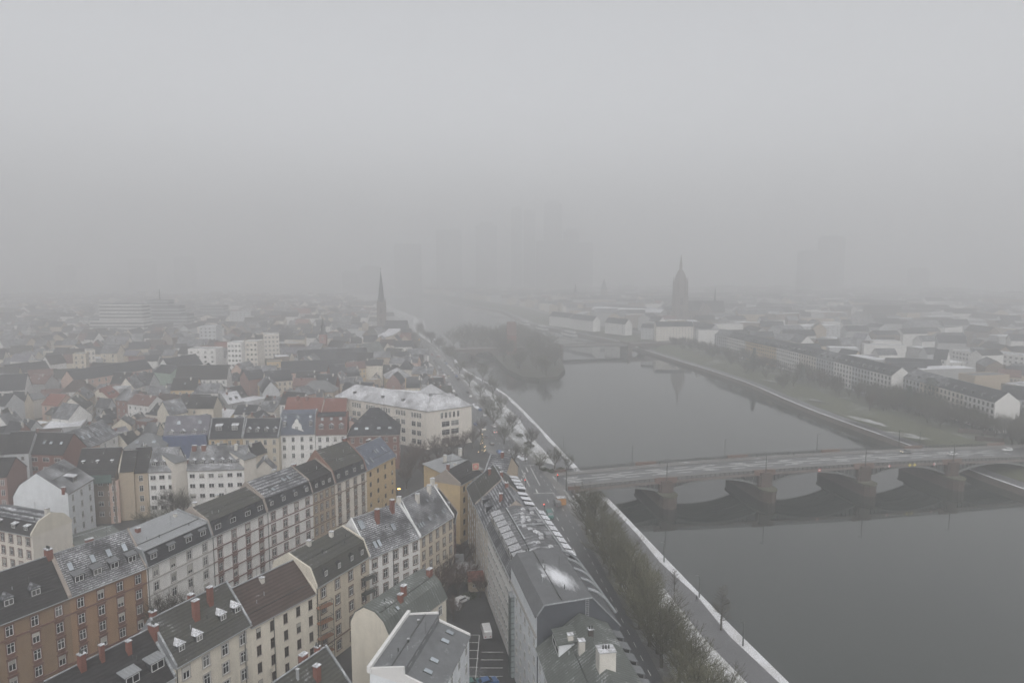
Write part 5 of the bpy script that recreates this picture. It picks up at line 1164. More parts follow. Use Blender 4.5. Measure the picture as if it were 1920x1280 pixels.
# ------------------------------------------------------------------ trees
M_BARK = mk('bark', (.07, .062, .05), var=.3, nscale=2)
M_TWIG = mk('twigs', (.060, .053, .040), var=.25, nscale=.4, rnd=.18)
M_TWIGG = mk('twigs_olive', (.072, .072, .044), var=.3, nscale=.35, rnd=.15)
M_TWIGR = mk('twigs_reddish', (.085, .062, .05), var=.25, nscale=.4, rnd=.15)
M_TWIGN = mk('twigs_light_olive', (.105, .102, .066), var=.3, nscale=.35, rnd=.18)
def tree_data(seed, H, spread, trunk_h, depth, dens, twig_m, columnar=False, tw=.028):
    r = random.Random(seed); T = MB(); C = MB()
    def tri(mb, a, b_, ra, rb):
        d = b_ - a
        if d.length < 1e-4: return
        u = d.orthogonal().normalized(); v = d.cross(u).normalized(); k = len(mb.v)
        for c_, q in ((a, ra), (b_, rb)):
            for i in range(3): t = 2.094 * i; mb.v.append(tuple(c_ + u * (q * math.cos(t)) + v * (q * math.sin(t))))
        for i in range(3): mb.f.append((k + i, k + (i + 1) % 3, k + 3 + (i + 1) % 3, k + 3 + i)); mb.m.append(0)
    def grow(p, d, ln, rad, lv):
        n = 3 if lv < depth else 2
        for s in range(n):
            j = Vector((r.uniform(-1, 1), r.uniform(-1, 1), r.uniform(-.4, 1))) * (.16 if lv < 2 else .28)
            d = (d + j * .6 + Vector((0, 0, .06))).normalized(); q = p + d * (ln / n); r1 = rad * (1 - .35 * (s + 1) / n)
            if lv <= 2: T.tube(p, q, rad * (1 - .35 * s / n), r1, 5 if lv == 0 else 4)
            else: tri(C, p, q, max(tw, rad * (1 - .35 * s / n)), max(tw * .7, r1))
            if lv < depth:
                for _ in range(dens if s else max(1, dens - 1)):
                    a = r.uniform(0, 6.283); sp = r.uniform(.45, 1.0) * spread
                    side = Vector((math.cos(a), math.sin(a), r.uniform(-.1, .5)))
                    grow(q if r.random() < .6 else p.lerp(q, .5), (d * (1 - sp * .55) + side * sp).normalized(), ln * r.uniform(.5, .72), r1 * .58, lv + 1)
            p = q
        if lv < depth: grow(p, d, ln * .6, rad * .5, lv + 1)
    base = Vector((0, 0, -.3)); top = Vector((r.uniform(-.3, .3), r.uniform(-.3, .3), trunk_h)); tr = H * .022
    T.tube(base, top, tr * 1.35, tr, 7)
    if columnar:
        p = top
        for i in range(14):
            q = p + Vector((r.uniform(-.1, .1), r.uniform(-.1, .1), (H - trunk_h) / 14)); T.tube(p, q, tr * (1 - i / 15), tr * (1 - (i + 1) / 15), 5)
            for _ in range(5):
                a = r.uniform(0, 6.283); l = (1 - i / 15) * H * .24 * r.uniform(.6, 1.1) + .5
                grow(q, Vector((math.cos(a), math.sin(a), r.uniform(.1, .6))).normalized(), l, .06, max(3, depth - 1))
            p = q
    else:
        nl = r.choice((4, 5, 5))
        for i in range(nl):
            a = 6.283 * i / nl + r.uniform(-.4, .4); d = Vector((math.cos(a) * spread * .75, math.sin(a) * spread * .75, 1)).normalized()
            grow(top - Vector((0, 0, r.uniform(0, trunk_h * .3))), d, (H - trunk_h) * .46, tr * .55, 1)
        grow(top, Vector((0, 0, 1)), (H - trunk_h) * .5, tr * .6, 1)
    return (T.data('trunk', M_BARK), C.data('crown', twig_m), len(C.f))
TV = dict(big=[tree_data(s, 14.5, 1.15, 2.8, 4, 2, M_TWIGG if s % 3 else M_TWIG, tw=.03) for s in range(7)],
          near=[tree_data(s + 80, 14.5, 1.15, 2.8, 4, 2, M_TWIGN, tw=.024) for s in range(5)],
          red=[tree_data(s + 20, 13, .95, 3, 4, 2, M_TWIGR, tw=.03) for s in range(3)],
          small=[tree_data(s + 40, 8, .8, 2, 4, 2, M_TWIG, tw=.03) for s in range(3)],
          col=[tree_data(s + 60, 14, .5, 2.5, 5, 2, M_TWIG, columnar=True) for s in range(2)])
print('crown faces', [[t[2] for t in v] for v in TV.values()])
def put_tree(kind, x, y, z, sc, lab, group, name='bare_tree', rnd=random):
    t = rnd.choice(TV[kind]); o = link(name, None, None, (x, y, z), rnd.uniform(0, 6.28), (sc, sc, sc * rnd.uniform(.92, 1.1)))
    tag(o, lab, 'tree', group); link('trunk', t[0], o); link('crown', t[1], o); return o
tr_ = random.Random(5)
def batch(kind, pts, lab, group, key, name='bare_tree'):
    """lab gets the ordinal of the tree along its row"""
    pts = sorted(pts, key=key)
    for i, (x, y, z, sc) in enumerate(pts): put_tree(kind, x, y, z, sc, lab % ordinal(i + 1), group, name, tr_)
def bankpt(y, t):   # t metres inland from the left quay edge
    x = xat(QL, y); z = QZ if t < 9.2 else min(0, QZ + (t - 9.2) / 8.8 * 5); return (x - t, y, z)
def bandpt(y, f):   # f = 0 at the inner path edge, 1 at the road edge
    tr = xat(QL, y) - xat(RC, y) - 7.0; return bankpt(y, lerp(12.5, tr, f))
pts = []
for i in range(30):
    y = 84 + i * 5.2 + tr_.uniform(-1.5, 1.5)
    if y < 214: p = bandpt(y, tr_.uniform(.88, 1.03)); pts.append((*p, tr_.uniform(.95, 1.15)))
batch('near', pts, 'bare olive twigged tree beside the riverside road, %s in its row from the bottom edge', 'bare trees along the near riverside road', lambda p: p[1])
pts = []
for i in range(24):
    y = 86 + i * 6.4 + tr_.uniform(-2, 2)
    if 96 < y < 208: p = bandpt(y, tr_.uniform(.56, .8)); pts.append((*p, tr_.uniform(.6, .82)))
batch('near', pts, 'bare tree on the snowy bank slope above the promenade, %s from the bottom edge', 'bare trees on the snowy bank slope', lambda p: p[1])
for px, py, sc, lab in ((1352, 1180, .8, 'slender bare tree at the snowy quay edge beside the promenade, lowest of the waterside trees'), (1264, 1108, .45, 'small bare tree at the inner edge of the promenade path')):
    x, y = P(px, py, QZ); put_tree('col', x, y, QZ, sc, lab, None, rnd=tr_)
pts = []
for px, py, sc in ((965, 868, .6), (945, 832, .8), (985, 865, .55), (1040, 878, .75), (1012, 880, .6), (1065, 880, .5), (995, 840, .75), (960, 810, .8), (925, 800, .9), (912, 775, .8), (940, 775, .9), (900, 745, .8), (925, 745, 1.0), (880, 725, .9), (905, 715, .9), (862, 700, .9), (888, 690, .8), (850, 680, .8)):
    x, y = P(px, py, 0); pts.append((x, y, 0, sc))
batch('big', pts, 'bare park tree between road and river upstream of the bridge, %s from the bridge', 'bare park trees upstream of the bridge', lambda p: p[1])
pts = [(*P(px, py, 0), 0, sc) for px, py, sc in ((770, 895, .9), (795, 880, 1.0), (820, 868, 1.0), (845, 860, .95), (868, 852, .9), (888, 840, .85), (800, 905, .8), (835, 890, .8), (775, 870, .8), (902, 815, .7), (762, 915, .7))]
batch('red', pts, 'reddish bare tree on the square below the school, %s from the left', 'reddish bare trees on the square', lambda p: p[0] / p[1])
pts = [(*P(px, py, 0), 0, sc) for px, py, sc in ((310, 1210, .95), (345, 1195, .75), (285, 1005, .8), (325, 985, .9), (345, 975, .7))]
batch('big', pts, 'bare courtyard tree behind the street row, %s from the left', 'bare courtyard trees', lambda p: p[0] / p[1])
pts = [(*P(px, py, 0), 0, sc) for px, py, sc in ((832, 1130, .75), (842, 1100, .7), (872, 1060, .6), (850, 1165, .55), (880, 1100, .6), (900, 1120, .5), (858, 1120, .7))]
batch('red', pts, 'reddish bare tree in the inner courtyard, %s from the left', 'bare trees in the inner courtyard', lambda p: p[0] / p[1])
# right bank park
def rpt(y, t): x = xat(QR, y); z = QZ if t < 8 else (QZ + (t - 8) / 18 * 4.5 if t < 26 else -.4); return (x + t, y, z)
pts = []
for i in range(58):
    y = tr_.uniform(335, 700); t = tr_.choice((tr_.uniform(28, 50), tr_.uniform(38, 54), tr_.uniform(12, 26) if y > 460 else 44)); pts.append((*rpt(y, t), tr_.uniform(.55, .9)))
for i in range(46):
    y = tr_.uniform(300, 440); pts.append((*rpt(y, tr_.uniform(36, 52) if i % 3 else tr_.uniform(66, 78)), tr_.uniform(.75, 1.05)))
batch('big', pts, 'hazy bare park tree on the far bank, %s counting upstream from the road bridge', 'bare park trees on the far bank', lambda p: p[1])
pts = [(*rpt(y, t), sc) for y, t, sc in ((405, 24, .85), (410, 29, .8), (560, 30, 1.0), (480, 36, 1.0))]
batch('red', pts, 'wide low bare tree on the far bank lawn, %s from the road bridge', 'wide trees on the far lawn', lambda p: p[1])
pts = []
for i in range(42):
    y = tr_.uniform(562, 880); c_ = 12 - abs(y - 700) * .02; x = lerp(xat([(8, 560), (-4, 600), (-16, 680), (-22, 790), (-16, 870), (2, 905)], y), xat([(30, 560), (44, 600), (46, 700), (42, 800), (26, 880), (10, 905)], y), tr_.uniform(.05, .95))
    pts.append((x, y, -5.5, (tr_.uniform(.95, 1.45) if y < 640 else tr_.uniform(1.1, 1.75))))
batch('big', pts, 'tall dense hazy tree on the river island, %s from its near tip', 'tall trees crowding the river island', lambda p: p[1])
pts = []
for i in range(24):
    y = tr_.uniform(620, 900); x = xat(RC, y); pts.append((x + tr_.choice((-13, 10, 14)), y, 0, tr_.uniform(.7, 1.0)))
batch('big', pts, 'hazy bare tree lining the riverside road near the old bridge, %s from the school', 'hazy trees by the old bridge road', lambda p: p[1])
pts = [(*P(px, py, 0), 0, sc) for px, py, sc in ((20, 775, .7), (75, 752, .8), (150, 750, .7), (215, 770, .7), (270, 745, .8), (300, 770, .7), (430, 765, .8), (462, 770, .9), (480, 750, .8), (640, 725, .8), (672, 728, .7), (110, 660, .9), (40, 690, .8), (250, 655, .8), (330, 640, .9), (560, 650, .8), (760, 668, 1.0), (740, 655, .9), (775, 640, .9), (700, 650, .8))]
batch('big', pts, 'hazy bare tree between the old town roofs, %s of them from the left', 'bare trees between old town roofs', lambda p: p[0] / p[1])
pts = [(*P(px, py, -5), -5.5, tr_.uniform(1.2, 1.65)) for px, py in ((850, 652), (862, 648), (875, 650), (888, 648), (902, 650), (915, 648), (928, 650), (940, 646), (870, 640), (895, 640), (920, 640), (905, 634), (882, 634), (936, 638))]
batch('big', pts, 'hazy tall tree on the island beyond the old bridge, %s from the left', 'tall trees on the island beyond the old bridge', lambda p: p[0] / p[1])
M_THIN = mk('thin_patch_snow', (.12, .12, .10), var=.3, nscale=.5, snow=.42, snowscale=.12, rnd=0)
# trees too many to count: the hazy belt before the far houses and the specks among the old roofs
FT = [tree_data(s + 200, 14, 1.0, 3.0, 3, 2, M_TWIG, tw=.055) for s in range(4)]
FV = []
for t_, c_, n_ in FT:
    vs = [v.co.copy() for v in t_.vertices]; k = len(vs); vs += [v.co.copy() for v in c_.vertices]
    FV.append((vs, [tuple(p.vertices) for p in t_.polygons] + [tuple(i + k for i in p.vertices) for p in c_.polygons]))
mb = MB(); spots = []
for i in range(150):
    y = tr_.uniform(400, 760); spots.append((*rpt(y, tr_.uniform(30, 57)), tr_.uniform(.45, .8)))
for i in range(90): y = tr_.uniform(296, 425); spots.append((*rpt(y, tr_.uniform(33, 60) if i % 3 else tr_.uniform(64, 84)), tr_.uniform(.6, 1.05)))
n_ = 0
while n_ < 120:
    y = tr_.uniform(300, 1000); x = tr_.uniform(-.76 * y, -60) if n_ % 3 else tr_.uniform(270, .76 * y + 280)
    if free(x, y, 1.5) and gfree(x, y, -2.5): spots.append((x, y, 0, tr_.uniform(.6, 1.0))); n_ += 1
for x, y, z, sc in spots:
    vs, fs = tr_.choice(FV); a = tr_.uniform(0, 6.28); c_, s_ = math.cos(a) * sc, math.sin(a) * sc; k = len(mb.v)
    mb.v += [(x + v.x * c_ - v.y * s_, y + v.x * s_ + v.y * c_, z + v.z * sc) for v in vs]; mb.f += [tuple(i + k for i in f) for f in fs]
mb.m = [0] * len(mb.f)
o = mb.build('distant_trees', M_TWIG); tag(o, 'hazy belt of bare trees before the far houses and between distant roofs', 'trees'); o['kind'] = 'stuff'
# conifers on the far bank
def conifer(x, y, z, h, lab, wf=.24):
    o = thing('conifer', lab, 'tree', (x, y, z)); r = random.Random(int(x)); mb = MB(); mb.cone((0, 0), .35, .05, 0, h, 6); mb.build('trunk', M_BARK, o); mb = MB()
    for i in range(1500):
        t = r.random() ** .8; zz = h * (.1 + .9 * t); rad = (1 - t * .8) * h * wf * r.uniform(.3, 1.1) + .2 - t * .2; a = r.uniform(0, 6.283); c_ = Vector((rad * math.cos(a), rad * math.sin(a), zz)); s = .55 * r.uniform(.6, 1.2)
        d1 = Vector((math.cos(a), math.sin(a), -.4)) * s; d2 = Vector((-math.sin(a), math.cos(a), r.uniform(-.3, .3))) * s * .6
        mb.poly([c_ - d2, c_ + d1, c_ + d2, c_ - d1 * .4])
    mb.build('crown', mk('conifer_green', (.035, .05, .035), var=.3), o)
conifer(*rpt(395, 52), 21, 'broad dark cedar rising among the bare trees before the second riverside block', .46)
conifer(*rpt(560, 22), 20, 'dark conifer in front of the yellow riverside houses')
conifer(*rpt(395, 40), 16, 'dark evergreen among the bare trees right of the snowy oval')
conifer(*rpt(500, 30), 13, 'small dark evergreen upstream of the snowy oval')
# bushes
bush = MB(); rb_ = random.Random(9)
for i in range(420):
    a = rb_.uniform(0, 6.283); t = rb_.random(); rad = 1.6 * math.sqrt(rb_.random()); c_ = Vector((rad * math.cos(a), rad * math.sin(a), .2 + 1.3 * t * (1 - rad / 2.4)))
    d1 = Vector((rb_.uniform(-1, 1), rb_.uniform(-1, 1), rb_.uniform(-.3, 1))) * .35; d2 = Vector((rb_.uniform(-1, 1), rb_.uniform(-1, 1), 0)) * .25; bush.poly([c_ - d2, c_ + d1, c_ + d2])
bd_ = bush.data('bush', mk('bush_leaves', (.06, .07, .04), var=.35, rnd=.2))
bp_ = sorted([P(px, py, 0) for px, py in ((995, 838), (990, 832), (1022, 882), (1035, 885), (1050, 882), (975, 818), (955, 790), (1012, 872), (870, 1080), (885, 1095), (850, 1060), (880, 1120))], key=lambda p: p[0] / p[1])
for i, p in enumerate(bp_):
    o = link('shrub', bd_, None, (p[0], p[1], 0), rb_.uniform(0, 6), (1.2, 1.2, 1.1)); tag(o, 'low dark shrub near the road and courtyards, %s from the left' % ordinal(i + 1), 'shrub', 'low dark shrubs')
# ------------------------------------------------------------------ park details
blob('snow_patch', 1543, 752, -2.9, 9, 3.6, 2.2, M_THIN, j=.08) ; blob('flower_bed', 1541, 753, -2.8, 2.4, 1.4, 2.2, M_GROUND)
blob('snow_patch', 1625, 788, -1.6, 15, 3.2, 1.9, M_THIN, j=.3, n=30); blob('snow_patch', 1698, 815, -1.9, 11, 3.6, 2.1, M_THIN, j=.3, n=30); blob('snow_patch', 1450, 715, -2, 12, 2, 2.0, M_THIN, j=.25)
# red stone stepped walls on the right by the bridge
for px, py, l, lab in ((1830, 812, 16, 'low brick red wall in the park beside the bridge end, upper one'), (1855, 826, 12, 'low brick red wall with pale top beside the bridge end, lower one')):
    o = tag(MB().build('park_wall', M_RS), lab, 'wall'); mb = MB(); mb.box(-l / 2, l / 2, 0, .8, -1, 1.6); mb.box(-l / 2 - .1, l / 2 + .1, -.1, .9, 1.6, 1.75); o.data = mb.data('park_wall', M_RS); o.location = (*P(px, py, 0), 0); o.rotation_euler = (0, 0, -.35)

# ------------------------------------------------------------------ vehicles
CP = {}
def paint(name, c): return mk('car_paint_' + name, c, rough=.3, var=.03, spec=.6, snow=.12, snowscale=.8)
M_CGL = mk('car_glass', (.03, .035, .04), rough=.1, spec=.6, var=0); M_TY = mk('tyre', (.03, .03, .03), var=.1); M_RIM = mk('wheel_rim', (.35, .35, .36), rough=.4, var=.05)
M_HL = mk('headlight_lens', (.5, .5, .48), rough=.2, var=0); M_TL = mk('tail_light_lens', (.35, .03, .03), rough=.2, var=0)
M_HLON = emit('headlight_lit', (1, .85, .6), 4.0); M_TLON = emit('tail_light_lit', (1, .12, .06), 3.0)
def car_parts(kind):
    if kind in CP: return CP[kind]
    if kind == 'van': L, Hh, prof = 5.2, 2.1, [(-2.6, .35), (-2.6, 1.9), (-2.4, 2.1), (1.2, 2.1), (1.9, 1.3), (2.55, 1.1), (2.6, .35)]
    elif kind == 'hatch': L, Hh, prof = 4.0, 1.5, [(-2, .3), (-2.02, .9), (-1.75, 1.42), (-.9, 1.5), (.3, 1.48), (1.05, .98), (1.9, .85), (2.02, .6), (2, .3)]
    else: L, Hh, prof = 4.5, 1.45, [(-2.25, .3), (-2.27, .85), (-1.9, .98), (-1.2, 1.42), (.2, 1.45), (1.1, .98), (2.1, .85), (2.27, .6), (2.25, .3)]
    b_ = MB(); hw = .88 if kind != 'van' else .98; n = len(prof)
    ins = lambda z: hw - max(0, z - .9) * (.22 if kind != 'van' else .06)
    b_.mesh([(x, -ins(z), z) for x, z in prof] + [(x, ins(z), z) for x, z in prof], [tuple(range(n)), tuple(range(n, 2 * n))[::-1]] + [(i, i + n, (i + 1) % n + n, (i + 1) % n) for i in range(n)])
    g = MB(); e = .015
    zt, zb_ = (1.9, 1.25) if kind == 'van' else (Hh - .08, 1.0)
    xr, xf = (-.2, 1.3) if kind == 'van' else (-1.55, .55)
    for s in (-1, 1):
        P4 = [(xr, zb_), (xf + .3, zb_), (xf - .15, zt), (xr + .35 if kind != 'van' else xr, zt)]
        g.poly([(x, s * (ins(z) + e), z) for x, z in P4])
    fr = [p for p in prof if p[1] > .8 and p[0] > 0]; a, c_ = (fr[0], fr[1]) if kind != 'van' else ((1.2, 2.1), (1.9, 1.3))
    a2 = (lerp(a[0], c_[0], .08) + .02, lerp(a[1], c_[1], .08) + .02); c2 = (lerp(a[0], c_[0], .92) + .02, lerp(a[1], c_[1], .92) + .02)
    g.poly([(a2[0], -ins(a2[1]) + .08, a2[1]), (c2[0], -ins(c2[1]) + .08, c2[1]), (c2[0], ins(c2[1]) - .08, c2[1]), (a2[0], ins(a2[1]) - .08, a2[1])])
    if kind != 'van': g.poly([(-1.85, -.6, 1.02), (-1.35, -.6, 1.38), (-1.35, .6, 1.38), (-1.85, .6, 1.02)])
    w_ = MB(); w_.mesh([(.32 * math.cos(t * .524), y, .32 * math.sin(t * .524)) for y in (-.1, .1) for t in range(12)], [tuple(range(12)), tuple(range(12, 24))[::-1]] + [(i, i + 12, (i + 1) % 12 + 12, (i + 1) % 12) for i in range(12)])
    rim = MB(); rim.mesh([(.18 * math.cos(t * .785), y, .18 * math.sin(t * .785)) for y in (-.115, .115) for t in range(8)], [tuple(range(8)), tuple(range(8, 16))[::-1]] + [(i, i + 8, (i + 1) % 8 + 8, (i + 1) % 8) for i in range(8)])
    hl = MB(); hl.box(-.04, .03, -.17, .17, -.08, .08)
    CP[kind] = (b_, g, w_.data('wheel', M_TY), rim.data('rim', M_RIM), hl, L); return CP[kind]
CD = {}
def car(kind, paint_m, x, y, z, rz, lab, group=None, lit=False, sc=1.0):
    b_, g, wh_, rim_, hl, L = car_parts(kind)
    def D(n, f): 
        if n not in CD: CD[n] = f()
        return CD[n]
    o = thing('car' if kind != 'van' else 'van', lab, 'car' if kind != 'van' else 'van', (x, y, z), rz, group); o.scale = (sc,) * 3
    link('body', D(kind + paint_m.name, lambda: b_.data('body', paint_m)), o); link('window_glass', D(kind + 'g', lambda: g.data('window_glass', M_CGL)), o)
    for sx in (-1, 1):
        for sy in (-1, 1):
            w_ = link('wheel', wh_, o, (sx * L * .31, sy * .8, .32)); link('rim', rim_, w_)
    for sy in (-1, 1):
        link('headlight', D('hl%d' % lit, lambda: hl.data('headlight', M_HLON if lit else M_HL)), o, (L / 2, sy * .6, .68)); link('tail_light', D('tl%d' % lit, lambda: hl.data('tail_light', M_TLON if lit else M_TL)), o, (-L / 2 + .01, sy * .6, .78))
    return o
PW = paint('white', (.62, .62, .62)); PS = paint('silver', (.36, .37, .38)); PK = paint('black', (.03, .03, .035)); PB = paint('blue', (.05, .12, .28)); PR = paint('red', (.3, .04, .03)); PG = paint('grey', (.14, .145, .15)); PGR = paint('green', (.06, .18, .16))
def bcar(px, lane, kind, pm, lab, flip=False, lit=False):
    best = min(range(0, 2150), key=lambda k: abs(pxof(*bpt(k / 10, lane, 0)[:2], zd(k / 10))[0] - px)) / 10
    q = bpt(best, lane, 0); return car(kind, pm, q[0], q[1], zd(best) + .04, BA + (math.pi if flip else 0), lab, None, lit)
bcar(1786, 9.8, 'sedan', PW, 'white car driving on the bridge near its right end, nearer of the two white cars')
bcar(1888, 13, 'hatch', PW, 'white car farther right on the bridge approach', True)
bcar(1699, 15.6, 'sedan', PG, 'dark car with glowing headlights on the far lane of the bridge', True, True)
for px, py, k, pm, lab, rz in ((912, 1188, 'van', PW, 'white van parked in the courtyard parking lot beside the long white block', 1.75), (846, 1192, 'hatch', PW, 'white car parked behind the modern house in the lot', 1.3), (852, 1256, 'sedan', PW, 'white car half hidden beside the modern house wall', .2),
                               (914, 1283, 'sedan', PB, 'blue car parked at the bottom of the lot', .4), (884, 1286, 'hatch', PGR, 'teal car at the bottom edge of the lot', .4), (866, 1128, 'hatch', PW, 'white car in the courtyard upper lane under bare trees', .8)):
    car(k, pm, *P(px, py, 0), .03, rz, lab)
rc2 = resample(RC, 1)
def roadpt(y, off):
    i = min(range(len(rc2)), key=lambda i: abs(rc2[i][1] - y)); a, b_ = rc2[max(0, i - 3)], rc2[min(len(rc2) - 1, i + 3)]
    an = math.atan2(b_[1] - a[1], b_[0] - a[0]); return rc2[i][0] - math.sin(an) * -off * -1, rc2[i][1] + math.cos(an) * off * 1, an
cr = random.Random(3)
for i, (y, off, k, pm, lit, lab) in enumerate([(345, -2.2, 'sedan', PW, True, 'white car with lit lamps on the riverside road near the square'), (352, 2.4, 'sedan', PS, True, 'silver car with lit lamps beside the white one on the riverside road'), (525, 2.2, 'sedan', PK, True, 'car with red brake lights on the riverside road above the school'),
        (640, -2.2, 'sedan', PG, True, 'distant car with lit lamps near the old bridge'), (236, -2.4, 'van', PG, False, 'dark van waiting at the junction next to the white block'), (655, 2.2, 'hatch', PR, False, 'small red car near the old bridge junction'), (226, 2.4, 'van', PGR, False, 'dark green van on the road just before the junction')]):
    x, y_, an = roadpt(y, off); car(k, pm, x, y_, .05, an + (math.pi if off > 0 else 0), lab, None, lit)
cx_ = []
for i in range(30):
    y = 395 + i * 9.5 + cr.uniform(-1, 1)
    if cr.random() < .25: continue
    cx_.append(y)
for i, y in enumerate(cx_):
    x = xat(QR, y) + 62 * 1.0; a2 = math.atan2(10, xat(QR, y + 10) - xat(QR, y))
    car(cr.choice(('sedan', 'hatch')), cr.choice((PW, PS, PK, PG, PW, PR)), x, y, .04, a2, 'car parked along the far riverside street, %s from the road bridge' % ordinal(i + 1), 'cars parked along the far riverside street')
pk = []
for i in range(46):
    y = 300 + i * 7.0 + cr.uniform(-.6, .6)
    if cr.random() < .3: continue
    pk.append((y, 4.4 if i % 2 else -4.4))
for i, (y, off) in enumerate(pk):
    x, y_, an = roadpt(y, off); car(cr.choice(('sedan', 'hatch')), cr.choice((PW, PS, PK, PG, PG, PB)), x, y_, .05, an, 'car parked along the left riverside road, %s counting upstream from the junction' % ordinal(i + 1), 'cars parked along the left riverside road')
# sheds in the courtyard
for px, py, w_, h_, rf_, lab in ((900, 1110, 6, 3.2, 'red', 'small courtyard shed with dull red roof beside the long white block'), (868, 1092, 5, 2.8, 'feltsnow', 'small courtyard shed with pale snowy roof under the reddish trees'), (845, 1078, 7, 3, 'felt', 'low grey courtyard garage behind the cream houses')):
    a = P(px, py, 0); house('shed', lab, (a[0] - w_ / 2, a[1]), (a[0] + w_ / 2, a[1] + 1), 4, h_, rh=1.6, wall='tan', rf=rf_, cols=2, rows=1, top=1.5, ww=.9, wh=.9, detail=False, gutter=False, cat='shed', register=False)
for i, (px, py) in enumerate(((880, 1068), (884, 1072), (888, 1066), (856, 1140), (860, 1143))):
    a = P(px, py, 0); o = thing('waste_bin', 'grey waste bin in the courtyard, %s from the left' % ordinal((3, 4, 5, 1, 2)[i]), 'bin', (a[0], a[1], 0), i * .3, 'waste bins in the courtyard'); mb = MB(); mb.box(-.55, .55, -.45, .45, .1, 1.1); mb.build('body', M_GALV, o); mb = MB(); mb.box(-.6, .6, -.5, .5, 1.1, 1.25); mb.build('lid', M_CAP, o)
# parking bays
mb = MB()
c0_ = P(858, 1190, 0)
for k in range(9):
    x, y = c0_[0] + k * .1, c0_[1] - k * 3.2; mb.box(x, x + 5, y, y + .12, .012, .02)
mb.box(c0_[0] + 5, c0_[0] + 5.12, c0_[1] - 28, c0_[1], .012, .02)
c2_ = P(903, 1222, 0)
for k in range(5): mb.box(c2_[0], c2_[0] + 4.8, c2_[1] - k * 3.0, c2_[1] - k * 3.0 + .12, .012, .02)
struct(mb.build('parking_bay_marking', M_MARK))

# ------------------------------------------------------------------ lamp posts, signals, people
def lamp(x, y, z, h, lab, rz=0, lit=False, group=None, name='street_lamp', arm=1.2):
    o = thing(name, lab, 'street lamp', (x, y, z), rz, group); mb = MB(); mb.cone((0, 0), .2, .12, 0, h, 8); mb.cone((0, 0), .2, .16, 0, .6, 8); mb.build('pole', M_METAL, o)
    mb = MB(); mb.tube((0, 0, h - .05), (arm, 0, h + .15), .05, .04, 6); mb.build('arm', M_METAL, o)
    mb = MB(); mb.box(arm - .1, arm + .7, -.16, .16, h + .08, h + .24); mb.build('lamp_head', emit('lamp_amber', (1, .55, .12), 14) if lit else M_METAL, o); return o
for i, (s, y) in enumerate([(p, -1.0) for p in PIERS] + [(p, BW + 1.0) for p in (34, 76, 120, 161)]):
    q = bpt(s, y, zd(s)); lamp(q[0], q[1], zd(s) + (.2 if y < 0 else .2), 8.2, 'tall dark lamp post on the %s parapet of the bridge, %s from the left' % ('near' if y < 0 else 'far', ordinal(i % 4 + 1)), BA + (1.57 if y < 0 else -1.57), group='lamp posts on the bridge')
q = bpt(-1, -1, 0); lamp(q[0], q[1], 0, 9.5, 'tall dark lamp post at the left end of the bridge', BA + 1.57)
for i, (px, py) in enumerate(((1245, 1053), (1311, 1119), (1393, 1210), (1057, 838), (1035, 818))):
    lamp(*P(px, py, QZ), QZ, 6.0, 'thin lamp post on the snowy left quay edge, %s' % ('upstream of the bridge' if py < 900 and px > 1040 else 'farther upstream' if py < 900 else ordinal(i + 1) + ' below the bridge'), 3.1, group='thin lamp posts along the quay', arm=.4)
lamp(*P(1724, 838, QZ), 0 if False else QZ, 8, 'dark lamp post on the far bank just behind the bridge', 3.1)
x, y = P(745, 917, 8); lamp(x, y, 0, 8, 'street lamp glowing amber between the yellow end house and the white roofs', 0, True, arm=.3)
x, y = P(786, 636, 8); lamp(x, y, 0, 8, 'distant amber lamp glowing at the old bridge junction', 0, True, arm=.3)
def signal(px, py, lab):
    x, y = P(px, py, 0); o = thing('traffic_light', lab, 'traffic light', (x, y, 0), -1.2); mb = MB(); mb.cone((0, 0), .08, .07, 0, 3.2, 6); mb.build('pole', M_METAL, o)
    mb = MB(); mb.box(-.18, .18, -.15, .15, 2.4, 3.5); mb.build('signal_box', M_METAL, o); mb = MB(); mb.box(-.12, .12, -.2, -.15, 3.15, 3.4); mb.build('red_light', emit('signal_red', (1, .08, .04), 9), o)
signal(1021, 962, 'traffic light showing red beside the long white block roof'); signal(1046, 905, 'traffic light at the junction by the bridge end'); signal(985, 915, 'traffic light on the left side of the junction')
# site container / kiosk in orange by the bridge corner
o = thing('site_container', 'orange box container standing at the corner below the bridge parapet', 'container', (*P(1052, 945, 0), 0), .2); mb = MB(); mb.box(-1.6, 1.6, -1.2, 1.2, .1, 2.5)
for k in range(7): mb.box(-1.5 + k * .45, -1.35 + k * .45, -1.26, -1.2, .2, 2.4)
mb.build('body', mk('orange_paint', (.45, .22, .07), var=.1), o); mb = MB(); mb.box(-1.7, 1.7, -1.3, 1.3, 2.5, 2.65); mb.build('roof', M_CAP, o)
